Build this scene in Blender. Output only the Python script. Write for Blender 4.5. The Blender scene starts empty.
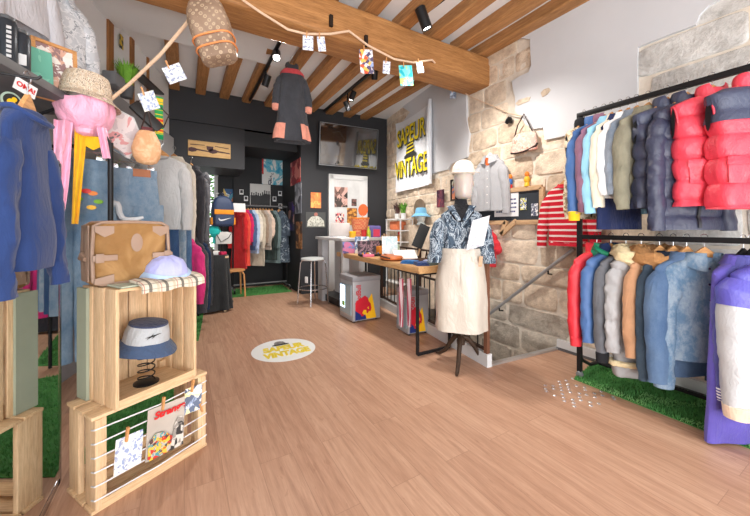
import bpy, bmesh, math, random
from mathutils import Vector as V, Matrix, noise
from mathutils.geometry import tessellate_polygon
PI = math.pi
C = bpy.context.scene.collection
random.seed(7)
# ---------------------------------------------------------------- camera frame
FOC, CX, HY, EYE, YAW = 325.0, 375.0, 227.0, 1.2, math.radians(30.4)
DV = (math.sin(YAW), math.cos(YAW)); RV = (math.cos(YAW), -math.sin(YAW))
def ray(u, v):
    a = (u - CX) / FOC
    return V((DV[0] + RV[0]*a, DV[1] + RV[1]*a, (HY - v)/FOC))
def W(u, v, t): return V((0, 0, EYE)) + ray(u, v)*t
def Fl(u, v, z=0.0): return W(u, v, FOC*(EYE - z)/(v - HY))
def onX(u, v, x): return W(u, v, x/ray(u, v).x)
def onY(u, v, y): return W(u, v, y/ray(u, v).y)
def onL(u, v, p, d, off=0):
    """hit of the sight line with the vertical plane through floor point p along d, moved by off along its normal"""
    n = V((d[1], -d[0], 0)).normalized(); r = ray(u, v)
    t = ((V((p[0], p[1], 0)) + n*off).dot(n))/r.dot(n)
    return W(u, v, t)
# ---------------------------------------------------------------- colours and materials
def lin(c): c /= 255.0; return c/12.92 if c <= .04045 else ((c+.055)/1.055)**2.4
def rgb(*c): return (lin(c[0]), lin(c[1]), lin(c[2]), 1)
MATS = {}
class NT:
    def __init__(s, name):
        s.m = bpy.data.materials.new(name); s.m.use_nodes = True; s.t = s.m.node_tree
        s.b = s.t.nodes['Principled BSDF']; s.co = s.n('ShaderNodeTexCoord').outputs['Object']
    def n(s, ty, ins=None, **kw):
        nd = s.t.nodes.new(ty)
        for k, v in kw.items(): setattr(nd, k, v)
        for k, v in (ins or {}).items(): s.put(nd.inputs[k], v)
        return nd
    def put(s, sock, v):
        if isinstance(v, bpy.types.NodeSocket): s.t.links.new(v, sock)
        else: sock.default_value = v
    def map(s, scale=(1,1,1), rot=(0,0,0), src=None):
        return s.n('ShaderNodeMapping', {'Vector': src or s.co, 'Scale': scale, 'Rotation': rot}).outputs[0]
    def noise(s, scale, vec=None, detail=4, rough=.55, dist=0):
        return s.n('ShaderNodeTexNoise', {'Vector': vec or s.co, 'Scale': scale, 'Detail': detail, 'Roughness': rough, 'Distortion': dist}).outputs['Fac']
    def ramp(s, fac, stops, interp='LINEAR'):
        r = s.n('ShaderNodeValToRGB', {'Fac': fac}); e = r.color_ramp; e.interpolation = interp
        while len(e.elements) < len(stops): e.elements.new(.5)
        for k, (p, c) in enumerate(stops): e.elements[k].position = p; e.elements[k].color = c
        return r.outputs['Color']
    def mix(s, f, a, b, mode='MIX'):
        m = s.n('ShaderNodeMix', data_type='RGBA', blend_type=mode)
        s.put(m.inputs[0], f); s.put(m.inputs[6], a); s.put(m.inputs[7], b); return m.outputs[2]
    def math(s, op, a, b=0.0, c=0.0):
        m = s.n('ShaderNodeMath', operation=op); s.put(m.inputs[0], a); s.put(m.inputs[1], b); s.put(m.inputs[2], c); return m.outputs[0]
    def xyz(s, vec=None):
        o = s.n('ShaderNodeSeparateXYZ', {'Vector': vec or s.co}).outputs; return o[0], o[1], o[2]
    def bump(s, h, st=.3, dist=.01):
        s.put(s.b.inputs['Normal'], s.n('ShaderNodeBump', {'Height': h, 'Strength': st, 'Distance': dist}).outputs[0])
    def done(s, col=None, rough=.7, metal=0, spec=.3):
        if col is not None: s.put(s.b.inputs['Base Color'], col)
        s.put(s.b.inputs['Roughness'], rough); s.b.inputs['Metallic'].default_value = metal
        s.b.inputs['Specular IOR Level'].default_value = spec
        return s.m
def sc(c, k): return (min(1, c[0]*k), min(1, c[1]*k), min(1, c[2]*k), 1)
def flat(name, c, rough=.7, metal=0, var=.12, vs=6, bump=0, bs=150, spec=.3):
    key = ('f', name)
    if key in MATS: return MATS[key]
    c = rgb(*c); n = NT(name)
    col = n.ramp(n.noise(vs), [(.3, sc(c, 1-var)), (.7, sc(c, 1+var))])
    if bump: n.bump(n.noise(bs), bump, .004)
    MATS[key] = n.done(col, rough, metal, spec); return MATS[key]
def wood(name, a, b, axis='Z', scale=1.0, rough=.55, knots=True):
    key = ('w', name)
    if key in MATS: return MATS[key]
    n = NT(name); k = 14*scale; s = {'X': (1.1*scale, k, k), 'Y': (k, 1.1*scale, k), 'Z': (k, k, 1.1*scale)}[axis]
    g = n.noise(2.2, n.map(s), 6, .6, 1.2); f = n.noise(5, n.map(tuple(x*2.5 for x in s)), 5, .7)
    col = n.ramp(g, [(.28, rgb(*b)), (.5, rgb(*[(x+y)/2 for x, y in zip(a, b)])), (.68, rgb(*a))])
    col = n.mix(.35, col, n.ramp(f, [(.35, rgb(*[x*.72 for x in b])), (.6, rgb(*a))]))
    n.bump(f, .25, .004); MATS[key] = n.done(col, rough, 0, .3); return MATS[key]
def cloth(name, c, var=.18, rough=.85, bump=.25, spec=.15, folds=True):
    key = ('c', name)
    if key in MATS: return MATS[key]
    c = rgb(*c); n = NT(name)
    col = n.ramp(n.noise(9, detail=6), [(.3, sc(c, 1-var)), (.7, sc(c, 1+var))])
    h = n.math('ADD', n.math('MULTIPLY', n.noise(420), .06), n.noise(12, n.map((1.7, 1.7, .6)), 4, .55, 1.6))
    n.bump(h, bump*1.5, .035); n.b.inputs['Sheen Weight'].default_value = .15
    MATS[key] = n.done(col, rough, 0, spec); return MATS[key]
def nylon(name, c, var=.06, rough=.33, bump=.55):
    key = ('n', name)
    if key in MATS: return MATS[key]
    c = rgb(*c); n = NT(name)
    col = n.ramp(n.noise(6), [(.3, sc(c, 1-var)), (.7, sc(c, 1+var))])
    n.bump(n.noise(22, n.map((1.2, 1.2, .8)), 5, .62, 2.2), min(1, bump), .009)
    MATS[key] = n.done(col, rough, 0, .5); return MATS[key]
def denim(name, c, fade=(150, 185, 215), k=.5, acid=False):
    key = ('d', name)
    if key in MATS: return MATS[key]
    n = NT(name); b = rgb(*c); f = rgb(*fade)
    g = n.noise(16 if acid else 6.5, n.map((1, 1, .6)), 8, .75)
    lo, hi = ((.42, .6) if acid else (.38, .64))
    col = n.ramp(g, [(lo, b), (hi, tuple(x+(y-x)*k for x, y in zip(b, f)))])
    tw = n.n('ShaderNodeTexWave', {'Vector': n.map(rot=(0, .8, 0)), 'Scale': 160.0, 'Distortion': 1.5}).outputs['Fac']
    col = n.mix(.22, col, n.ramp(tw, [(.2, sc(b, .7)), (.8, sc(f, 1.0))]))
    n.bump(n.math('ADD', n.math('MULTIPLY', tw, .15), n.noise(15, n.map((1.2, 1.2, .7)), 5, .6, 1.6)), .8, .035)
    MATS[key] = n.done(col, .85, 0, .15); return MATS[key]
def stripes(name, a, b, period, duty=.5, axis=2, wob=.01, rough=.85):
    n = NT(name); x = n.xyz()[axis]; x = n.math('ADD', x, n.math('MULTIPLY', n.noise(4), wob))
    fr = n.math('FRACT', n.math('DIVIDE', x, period))
    n.bump(n.noise(15, detail=3), .3, .02)
    return n.done(n.mix(n.math('LESS_THAN', fr, duty), rgb(*a), rgb(*b)), rough, 0, .15)
def plaid(name, base, bars, ax=(0, 1), rough=.85):
    """bars: list of (axis index in ax, period, width, offset, colour, weight)"""
    n = NT(name); o = n.xyz(); col = n.ramp(n.noise(30), [(.3, sc(rgb(*base), .92)), (.7, rgb(*base))])
    for i, per, wd, off, c, wt in bars:
        fr = n.math('FRACT', n.math('DIVIDE', n.math('ADD', o[ax[i]], off), per))
        col = n.mix(n.math('MULTIPLY', n.math('LESS_THAN', fr, wd/per), wt), col, rgb(*c))
    n.bump(n.noise(300), .2, .002)
    return n.done(col, rough, 0, .15)
def blotch(name, stops, scale, detail=3, dist=.6, rough=.8, stretch=(1, 1, 1), hard=True, bump=.3):
    n = NT(name); f = n.noise(scale, n.map(stretch), detail, .6, dist)
    col = n.ramp(f, [(p, rgb(*c)) for p, c in stops], 'CONSTANT' if hard else 'LINEAR')
    n.bump(n.noise(15, detail=3), bump, .02)
    return n.done(col, rough, 0, .2)
def printed(name, cols, scale=30, seed=0, rough=.5):
    """a generic printed picture: overlapping colour patches"""
    n = NT(name); mp = n.n('ShaderNodeMapping', {'Vector': n.co, 'Location': (seed*1.7, seed*.9, seed*2.3)}).outputs[0]
    v = n.n('ShaderNodeTexVoronoi', {'Vector': n.n('ShaderNodeVectorMath', {0: mp, 1: (0, 0, 0)}, operation='ADD').outputs[0], 'Scale': scale, 'Randomness': 1.0})
    sep = n.n('ShaderNodeSeparateColor', {'Color': v.outputs['Color']}).outputs[0]
    f = n.math('ADD', n.math('MULTIPLY', sep, .55), n.math('MULTIPLY', n.noise(scale*.7, mp, 5, .6, 1.5), .5))
    k = len(cols); st = [(.2 + .6*i/k, rgb(*c)) for i, c in enumerate(cols)]
    return n.done(n.ramp(f, st, 'CONSTANT'), rough, 0, .4)
def emit(name, c, s):
    n = NT(name); n.b.inputs['Emission Color'].default_value = rgb(*c); n.b.inputs['Emission Strength'].default_value = s
    return n.done(rgb(*c), .4)
# ---------------------------------------------------------------- mesh helpers
def new(): return bmesh.new()
def quads(bm, rings, closed=True, cap0=False, cap1=False):
    vs = [[bm.verts.new(p) for p in r] for r in rings]; n = len(vs[0])
    for i in range(len(vs)-1):
        for j in range(n if closed else n-1):
            k = (j+1) % n
            try: bm.faces.new((vs[i][j], vs[i][k], vs[i+1][k], vs[i+1][j]))
            except ValueError: pass
    if cap0: bm.faces.new(vs[0][::-1])
    if cap1: bm.faces.new(vs[-1])
    return vs
def box(bm, c, s, rz=0, M=None, bev=0):
    mt = Matrix.Translation(V(c)) @ Matrix.Rotation(rz, 4, 'Z') @ (M or Matrix.Identity(4))
    g = bmesh.ops.create_cube(bm, size=1, matrix=mt @ Matrix.Diagonal((s[0], s[1], s[2], 1)))
    if bev:
        es = list({e for v in g['verts'] for e in v.link_edges})
        bmesh.ops.bevel(bm, geom=es, offset=bev, segments=2, affect='EDGES', profile=.6)
def bar(bm, p, q, w, h, up=(0, 0, 1), bev=0):
    """a squared bar from p to q"""
    p, q = V(p), V(q); d = (q-p); x = d.normalized(); z = V(up) - x*V(up).dot(x)
    if z.length < 1e-4: z = V((1, 0, 0)) - x*x.x
    z.normalize(); y = z.cross(x); M = Matrix((x, y, z)).transposed().to_4x4(); M.translation = (p+q)/2
    g = bmesh.ops.create_cube(bm, size=1, matrix=M @ Matrix.Diagonal((d.length, w, h, 1)))
    if bev: bmesh.ops.bevel(bm, geom=list({e for v in g['verts'] for e in v.link_edges}), offset=bev, segments=2, affect='EDGES', profile=.6)
def frame_of(d):
    d = d.normalized(); a = V((0, 0, 1)) if abs(d.z) < .9 else V((1, 0, 0)); x = a.cross(d).normalized(); return x, d.cross(x)
def tube(bm, pts, r, n=8, cap=True, flatten=None):
    pts = [V(p) for p in pts]; R = r if isinstance(r, (list, tuple)) else [r]*len(pts); rings = []; x = None
    for i, p in enumerate(pts):
        d = (pts[min(i+1, len(pts)-1)] - pts[max(i-1, 0)])
        if x is None: x, y = frame_of(d)
        else:
            d.normalize(); x = (x - d*x.dot(d)).normalized(); y = d.cross(x)
        rings.append([p + (x*math.cos(2*PI*k/n) + y*math.sin(2*PI*k/n))*R[i] for k in range(n)])
    quads(bm, rings, True, cap, cap)
def lathe(bm, prof, n=20, c=(0, 0, 0), M=None, cap0=True, cap1=True, sx=1, sy=1):
    rings = []
    for r, z in prof:
        ring = [V((r*math.cos(2*PI*k/n)*sx, r*math.sin(2*PI*k/n)*sy, z)) for k in range(n)]
        rings.append([(M @ p if M else p) + V(c) for p in ring])
    quads(bm, rings, True, cap0, cap1)
def prism(bm, pts, th, M=None):
    """a flat outline (x, z) given thickness along y"""
    A = [V((x, -th/2, z)) for x, z in pts]; B = [V((x, th/2, z)) for x, z in pts]
    if M: A = [M @ p for p in A]; B = [M @ p for p in B]
    va = [bm.verts.new(p) for p in A]; vb = [bm.verts.new(p) for p in B]; n = len(pts)
    if n > 4:
        for i, j, k in tessellate_polygon([[V((x, z, 0)) for x, z in pts]]): bm.faces.new((va[i], va[j], va[k])); bm.faces.new((vb[k], vb[j], vb[i]))
    else: bm.faces.new(va); bm.faces.new(vb[::-1])
    for i in range(n): bm.faces.new((va[i], vb[i], vb[(i+1) % n], va[(i+1) % n]))
def sheet(bm, f, nu, nv, th=.003):
    """a cloth surface f(s, t) with thickness"""
    g = [[V(f(i/nu, j/nv)) for i in range(nu+1)] for j in range(nv+1)]
    nr = [[None]*(nu+1) for _ in range(nv+1)]
    for j in range(nv+1):
        for i in range(nu+1):
            a = g[j][min(i+1, nu)] - g[j][max(i-1, 0)]; b = g[min(j+1, nv)][i] - g[max(j-1, 0)][i]
            c = a.cross(b); nr[j][i] = c.normalized() if c.length > 1e-9 else V((0, 0, 1))
    top = [[bm.verts.new(g[j][i] + nr[j][i]*th/2) for i in range(nu+1)] for j in range(nv+1)]
    bot = [[bm.verts.new(g[j][i] - nr[j][i]*th/2) for i in range(nu+1)] for j in range(nv+1)]
    for j in range(nv):
        for i in range(nu):
            bm.faces.new((top[j][i], top[j][i+1], top[j+1][i+1], top[j+1][i]))
            bm.faces.new((bot[j][i], bot[j+1][i], bot[j+1][i+1], bot[j][i+1]))
    for i in range(nu):
        bm.faces.new((top[0][i], bot[0][i], bot[0][i+1], top[0][i+1])); bm.faces.new((top[nv][i], top[nv][i+1], bot[nv][i+1], bot[nv][i]))
    for j in range(nv):
        bm.faces.new((top[j][0], top[j+1][0], bot[j+1][0], bot[j][0])); bm.faces.new((top[j][nu], bot[j][nu], bot[j+1][nu], top[j+1][nu]))
def obj(name, bm, mat, parent=None, smooth=True, loc=None, rot=None, sub=0):
    bmesh.ops.recalc_face_normals(bm, faces=bm.faces)
    me = bpy.data.meshes.new(name); bm.to_mesh(me); bm.free()
    if smooth:
        me.polygons.foreach_set('use_smooth', [True]*len(me.polygons))
        try: me.set_sharp_from_angle(angle=math.radians(42))
        except Exception: pass
    if mat: me.materials.append(mat)
    o = bpy.data.objects.new(name, me); C.objects.link(o)
    if parent: o.parent = parent
    if loc is not None: o.location = loc
    if rot is not None: o.rotation_euler = rot
    if sub: md = o.modifiers.new('s', 'SUBSURF'); md.levels = md.render_levels = sub
    return o
def tag(o, label=None, cat=None, group=None, kind=None):
    if label: o['label'] = label
    if cat: o['category'] = cat
    if group: o['group'] = group
    if kind: o['kind'] = kind
    return o
def thing(name, label, cat, loc=(0, 0, 0), rz=0, group=None, rot=None):
    o = bpy.data.objects.new(name, None); o.empty_display_size = .05; C.objects.link(o)
    o.location = loc; o.rotation_euler = rot or (0, 0, rz); return tag(o, label, cat, group)
def struct(name, bm, mat, smooth=False): return tag(obj(name, bm, mat, smooth=smooth), kind='structure')
def dup(root, loc, rz, label, group=None):
    r = root.copy(); C.objects.link(r); r.location = loc; r.rotation_euler = (0, 0, rz); r['label'] = label
    if group: r['group'] = group
    for ch in list(root.children):
        c = ch.copy(); C.objects.link(c); c.parent = r
        for g in ch.children: d = g.copy(); C.objects.link(d); d.parent = c
    return r
def text(name, s, size, mat, parent, loc, rot=(PI/2, 0, 0), ext=.001, bold=0, width=None, shear=0, wig=0):
    cu = bpy.data.curves.new(name, 'FONT'); cu.body = s; cu.size = size; cu.extrude = ext; cu.offset = bold; cu.align_x = 'CENTER'; cu.align_y = 'CENTER'; cu.shear = shear
    tmp = bpy.data.objects.new(name, cu); C.objects.link(tmp)
    me = bpy.data.meshes.new_from_object(tmp.evaluated_get(bpy.context.evaluated_depsgraph_get()))
    bpy.data.objects.remove(tmp)
    o = bpy.data.objects.new(name, me); C.objects.link(o); me.materials.clear(); me.materials.append(mat)
    if width and me.vertices:
        xs = [v.co.x for v in me.vertices]; k = width/(max(xs)-min(xs))
        for v in me.vertices: v.co.x *= k
    o.parent = parent; o.location = loc; o.rotation_euler = rot; return o
def smoothstep(a, b, x): x = max(0, min(1, (x-a)/(b-a))); return x*x*(3-2*x)
# ---------------------------------------------------------------- hangers and garments
WOODH = wood('hanger_wood', (225, 170, 112), (190, 130, 78), 'X', 2)
STEEL = flat('steel', (200, 200, 203), .25, 1, .03)
BLACKM = flat('black_metal', (38, 38, 40), .4, .4, .1)
BLACKP = flat('black_plastic', (28, 28, 30), .35, 0, .1)
HANG0 = {}
def hanger(loc, rz, label, mat=None, w=.2, group=None):
    """origin: where the hook rests on the rail"""
    mat = mat or WOODH; key = (mat.name, round(w, 2))
    if key in HANG0: return dup(HANG0[key], loc, rz, label, group)
    t = thing('clothes_hanger', label, 'hanger', loc, rz, group)
    b = new(); up = [(-w*.85, -.182), (-w*.5, -.140), (-w*.2, -.088), (0, -.058), (w*.2, -.088), (w*.5, -.140), (w*.85, -.182)]
    lo = [(w*.85, -.200), (w*.5, -.172), (w*.2, -.132), (0, -.11), (-w*.2, -.132), (-w*.5, -.172), (-w*.85, -.200)]
    prism(b, up+lo, .014); bmesh.ops.bevel(b, geom=[e for e in b.edges if e.calc_face_angle(0) > .5], offset=.003, segments=2, affect='EDGES')
    obj('shoulder_bar', b, mat, t)
    b = new(); pts = [(0, 0, -.062), (0, 0, -.035)] + [(.02*math.cos(a), 0, -.002+.02*math.sin(a)) for a in [(-.45+k*.2)*PI for k in range(8)]]
    tube(b, pts, .0022, 6); obj('hook', b, STEEL, t)
    HANG0[key] = t; return t
Z0 = -.125
def sgp(x, e): return math.copysign(abs(x)**e, x)
def body_fn(sw, hw, L, th, seed, slope=.065, neck=.065, q=0, qh=.085, wr=.008, fold=.01, waist=0, tilt=0, hemr=0):
    def P(a, t, off=0):
        s = t*L
        if s < slope: k = s/slope; w = neck+(sw-neck)*k**.75; d = .038+(th*.75-.038)*k
        else:
            k = (s-slope)/(L-slope); w = sw*(1-.06*math.sin(min(1, k*3)*PI/2)*(1 if hw <= sw else 0)) + (hw-sw)*k - waist*math.sin(k*PI)
            d = th*(.75+.25*min(1, k*4))
        if hemr and t > 1-hemr: w *= .95; d *= .93
        e = .72; x = w*sgp(math.cos(a), e); y = d*sgp(math.sin(a), e)
        r = off + wr*noise.noise((x*7+seed*3.1, y*9, s*5+seed)) + fold*t*math.sin(5*a+seed*2+3*noise.noise((seed, s*3, a)))
        if q: r += q*(abs(math.sin(PI*s/qh))**.4 - .65) + wr*.8*noise.noise((x*26+seed, y*26, s*14))
        return V((x + r*math.cos(a), y + r*math.sin(a) + tilt*s, Z0 - s))
    return P
def body_mesh(P, nt=34, na=40, slope_t=.12):
    b = new(); ts = [slope_t*i/6 for i in range(6)] + [slope_t+(1-slope_t)*i/(nt-6) for i in range(nt-5)]
    rings = [[P(2*PI*k/na, t) for k in range(na)] for t in ts]
    c = sum(rings[-1], V())/na
    rings.append([p+(c-p)*.12+V((0, 0, .012)) for p in rings[-1]]); rings.append([p+(c-p)*.5+V((0, 0, .05)) for p in rings[-2]])
    top = rings[0]; ct = sum(top, V())/na
    rings = [[p+(ct-p)*.35-V((0, 0, .03)) for p in top], [p+(ct-p)*.1+V((0, 0, .004)) for p in top]] + rings
    quads(b, rings, True, True, True); return b
def patch(P, a0, a1, t0, t1, off=.006, na=10, nt=10, th=.003):
    b = new(); sheet(b, lambda s, t: P(a0+(a1-a0)*s, t0+(t1-t0)*t, off), na, nt, th); return b
def sleeve_mesh(side, sw, slope, L, seed, r0=.078, r1=.05, out=.035, fwd=.05, q=0, qh=.085, wr=.01, fl=.8, bend=0, tmax=1, grow=0):
    b = new(); p0 = V((side*(sw-.035), 0, Z0-slope-.035)); p1 = V((side*(sw+out*.9), -fwd*.2, Z0-slope-.22)); p2 = V((side*(sw+out+bend), -fwd, Z0-slope-L))
    n, m = (60 if q > .008 else 26), 18; rings = []; s = 0; prev = None
    for i in range(n+1):
        t = tmax*i/n; p = p0*(1-t)**2 + p1*2*t*(1-t) + p2*t*t
        d = ((p1-p0)*2*(1-t)+(p2-p1)*2*t).normalized(); x = V((1, 0, 0)); x = (x-d*x.dot(d)).normalized(); y = d.cross(x)
        if prev is not None: s += (p-prev).length
        prev = p; r = grow+(r0+(r1-r0)*t)*(.55+.45*min(1, t*7))
        if t > .95: r *= .93
        ring = []
        for k in range(m):
            a = 2*PI*k/m; rr = r + wr*noise.noise((side*5+seed+math.cos(a)*.9, math.sin(a)*.9, s*9)) + wr*.9*min(1, t*3)*noise.noise((math.cos(a)*1.6+seed*2, math.sin(a)*1.6, s*21))
            if q: rr += q*.7*(abs(math.sin(PI*s/qh))**.4-.65) + wr*.6*noise.noise((math.cos(a)*3+seed, math.sin(a)*3, s*24))
            ring.append(p + x*rr*math.cos(a) + y*rr*fl*math.sin(a))
        rings.append(ring)
    c = sum(rings[-1], V())/m; rings.append([q_+(c-q_)*.2+V((0, 0, .015)) for q_ in rings[-1]]); rings.append([q_+(c-q_)*.8+V((0, 0, .04)) for q_ in rings[-2]])
    quads(b, rings, True, True, True); return b
def cuff_mesh(side, sw, slope, L, r1=.05, out=.035, fwd=.05, fl=.8, h=.05, bend=0):
    b = new(); c = V((side*(sw+out+bend), -fwd, Z0-slope-L)); rings = []
    for z, k in ((.02, .9), (.015, 1.04), (-h*.5, .98), (-h, .92), (-h, .75), (0, .7)):
        rings.append([c+V((r1*k*math.cos(2*PI*j/18)*(1+.04*math.sin(9*2*PI*j/18)), r1*k*fl*math.sin(2*PI*j/18), z)) for j in range(18)])
    quads(b, rings, True, False, False); return b
def collar_mesh(kind, seed=0, w=.075, h=.055, puff=0):
    b = new()
    if kind == 'stand':
        rings = []
        for z, k in ((-.02, .98), (.0, 1.05), (h*.6, 1.08), (h, 1.0), (h+.006, .9), (h*.5, .85), (-.02, .82)):
            rings.append([V((w*k*math.cos(a), (w*.72*k*math.sin(a))+.006, Z0+z-(.03 if math.sin(a) < -.8 else 0)+.008*noise.noise((a, z*20, seed)))) for a in [2*PI*j/28 for j in range(28)]])
        quads(b, rings)
    elif kind == 'fold':
        def f(s, t):
            a = -PI/2+.22 + (2*PI-.44)*s; o = .012+.03*t; fr = max(0, -math.sin(a))
            return ((w+o)*math.cos(a), (w*.66+o*.8)*math.sin(a), Z0+.03-.055*t-.035*fr*t-.02*fr)
        sheet(b, f, 30, 4, .004)
        sheet(b, lambda s, t: (w*1.02*math.cos(-PI/2+.2+(2*PI-.4)*s), w*.68*math.sin(-PI/2+.2+(2*PI-.4)*s), Z0-.015+.045*t), 30, 3, .003)
    elif kind == 'crew':
        tube(b, [(w*1.05*math.cos(2*PI*j/26), w*.7*math.sin(2*PI*j/26), Z0+.004-(.035 if math.sin(2*PI*j/26) < 0 else 0)*abs(math.sin(2*PI*j/26))) for j in range(27)], .009, 8, False)
    elif kind == 'fur':
        n, m = 40, 16; rings = []
        for j in range(n+1):
            a = -PI/2+.15+(2*PI-.3)*j/n; c = V((w*1.5*math.cos(a), w*1.15*math.sin(a)+.01, Z0-.0-.05*max(0, -math.sin(a))))
            rr = .062 if j not in (0, n) else .03; ring = []
            for k in range(m):
                e = 2*PI*k/m; dr = V((math.cos(a)*math.cos(e), math.sin(a)*math.cos(e), math.sin(e)))
                ring.append(c+dr*(rr*(1+.4*noise.noise((c+dr*.06)*48)+.25*noise.noise((c+dr*.06)*110))))
            rings.append(ring)
        quads(b, rings, True, True, True)
    elif kind == 'hood':
        rings = []
        for t in [i/9 for i in range(10)]:
            z = Z0+.05-.20*t; r = .105*math.sin(PI*min(1, .25+t*.72))**.7
            rings.append([V((r*1.05*math.cos(a), .05+.05*t+r*.62*math.sin(a)+.012*noise.noise((a*2, t*4, seed)), z+.02*math.cos(a*2))) for a in [2*PI*j/24 for j in range(24)]])
        quads(b, rings, True, True, True)
        tube(b, [(.10*math.cos(a), .02+.07*math.sin(a), Z0+.03-.05*max(0, -math.sin(a))) for a in [2*PI*j/26 for j in range(27)]], .017, 8, False)
    return b
def garment(name, label, cat, loc, rz, mat, sw=.2, hw=.2, L=.62, th=.045, slv=.56, seed=0, q=0, qh=.085, collar='stand', cmat=None, smat=None, yoke=None, placket=None,
            zipm=None, pockets=0, pmat=None, cuffs=None, hem=None, buttons=None, wr=.008, fold=.008, r0=.064, r1=.043, fl=.72, out=.018, fwd=.04, hung=True, hlab=None, hmat=None, extra=None, group=None, bend=0, hood=None, neck=.065, sltop=None):
    t = thing(name, label, cat, loc, rz, group); slope = .065
    if name in ('puffer_vest',): slope = .05
    P = body_fn(sw, hw, L, th, seed, slope, neck=neck, q=q, qh=qh, wr=wr, fold=fold, hemr=.06 if hem else 0)
    obj('body', body_mesh(P, 84 if q > .012 else 34), mat, t)
    for s in (-1, 1):
        if slv:
            o = obj('sleeve', sleeve_mesh(s, sw, slope, slv, seed+s, r0, r1, out, fwd, q*.8, qh, wr*1.1, fl, bend), smat or mat, t)
            if sltop: obj('shoulder_panel', sleeve_mesh(s, sw, slope, slv, seed+s, r0, r1, out, fwd, q*.8, qh, wr*1.1, fl, bend, .3, .004), sltop, o)
            if cuffs: obj('cuff', cuff_mesh(s, sw, slope, slv, r1, out, fwd, fl, .05, bend), cuffs, o)
        else:
            # bound armhole with the dark lining showing in it
            b = new(); x = s*(sw-.012)
            ring = [V((x+s*.012*math.sin(k*PI/12), .26*th*math.cos(2*PI*k/24), Z0-slope-.105+.095*math.sin(2*PI*k/24))) for k in range(25)]
            tube(b, ring, .006, 6, False); a = obj('armhole_binding', b, mat, t)
            b = new(); lathe(b, [(.02, 0), (.06, .001), (.09, .004)], 20, (x+s*.010, 0, Z0-slope-.105), Matrix.Rotation(s*PI/2, 4, 'Y'), sy=.22*th/.09, sx=1.0); obj('lining', b, LINING, t)
    if collar: obj('hood' if collar == 'hood' else 'collar', collar_mesh(collar, seed, h=.06), cmat or mat, t)
    if hood: obj('hood', collar_mesh('hood', seed), hood, t)
    if yoke: obj('yoke', patch(P, -PI, PI-.001, .03, .30, .004, 40, 12), yoke, t)
    if placket: obj('placket', patch(P, -PI/2-.09, -PI/2+.09, .07, .985, .006, 4, 24), placket, t)
    if zipm: obj('zip', patch(P, -PI/2-.009, -PI/2+.009, .03, .985, .009, 3, 60), zipm, t)
    if buttons:
        for k in range(6):
            b = new(); p = P(-PI/2, .1+.15*k, .011); lathe(b, [(.0065, -.0015), (.0075, 0), (.0065, .0015)], 10, p, Matrix.Rotation(PI/2, 4, 'X')); obj('button', b, buttons, t)
    for k in range(pockets):
        for s in (-1, 1):
            a = -PI/2+s*.62; t0 = (.27, .62)[k % 2] if pockets > 1 else .6
            pk = obj('pocket', patch(P, a-.25, a+.25, t0, t0+.2, .006, 8, 8), pmat or mat, t)
            obj('flap', patch(P, a-.28, a+.28, t0-.01, t0+.055, .011, 8, 4), pmat or mat, pk)
    if hem: obj('hem_band', patch(P, -PI, PI-.001, .93, 1.0, .004, 40, 4), hem, t)
    if extra: extra(t, P)
    if hung: hanger(loc, rz, 'hanger holding the ' + (hlab or label), hmat, min(.2, round(sw*.95, 2)))
    return t
LINING = flat('dark_lining', (26, 27, 32), .8)
def jeans(name, label, loc, rz, mat, w=.2, L=1.0, th=.035, seed=0, leg=.105, extra=None, wide=1.0, tagm=None, cat='jeans'):
    """hung by the waistband from two clips; origin on the rail"""
    t = thing(name, label, cat, loc, rz); z0 = -.1; rise = .27*L
    def P(a, tt, off=0):
        s = tt*L; k = min(1, s/rise); ww = w*(.92+.16*k); d = th*(.8+.3*math.sin(k*PI*.6)); e = .7
        r = off+.007*noise.noise((math.cos(a)+seed, math.sin(a), s*6))
        return V((ww*sgp(math.cos(a), e)+r*math.cos(a), d*sgp(math.sin(a), e)+r*math.sin(a), z0-s))
    b = new(); na = 36; N = 8
    rings = [[P(2*PI*k/na, i/N*rise/L) for k in range(na)] for i in range(N+1)]; c = sum(rings[0], V())/na
    rings = [[p+(c-p)*.3-V((0, 0, .03)) for p in rings[0]]] + rings
    quads(b, rings, True, True, True)
    for s in (-1, 1):
        rr = []
        for i in range(19):
            q = i/18; z = z0-rise+.02-(L-rise+.02)*q; cx = s*(w*.54+.012*q); r = leg*(1+(wide-1)*q)
            rr.append([V((cx+(r+.006*noise.noise((a*2+seed, z*8, s)))*sgp(math.cos(a), .8), th*(1.05-.15*q)*sgp(math.sin(a), .8)*(1+.25*noise.noise((a+seed, z*7, s))), z)) for a in [2*PI*k/24 for k in range(24)]])
        quads(b, rr, True, True, True)
    obj('legs', b, mat, t)
    obj('waistband', patch(P, -PI, PI-.001, .0, .04, .004, 36, 3), mat, t)
    for s in (-1, 1):
        a = -PI/2+s*.75; obj('back_pocket', patch(P, a-.38, a+.38, .09, .24, .005, 8, 8), mat, t)
        b = new(); box(b, (s*w*.7, 0, z0+.012), (.05, .02, .045), bev=.003); tube(b, [(s*w*.7, 0, z0+.03), (s*w*.5, 0, z0+.055)], .003, 6); obj('hanger_clip', b, STEEL, t)
    b = new(); tube(b, [(-w*.75, 0, z0+.055), (w*.75, 0, z0+.055)], .003, 6); tube(b, [(0, 0, z0+.055)]+[(.02*math.cos(a), 0, -.002+.02*math.sin(a)) for a in [(-.45+k*.2)*PI for k in range(8)]], .0025, 6); obj('hanger_wire', b, STEEL, t)
    if tagm:
        b = new(); box(b, (w*.55, -th-.02, z0-.05), (.05, .002, .09)); obj('paper_tag', b, tagm, t)
    if extra: extra(t, P)
    return t
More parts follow.
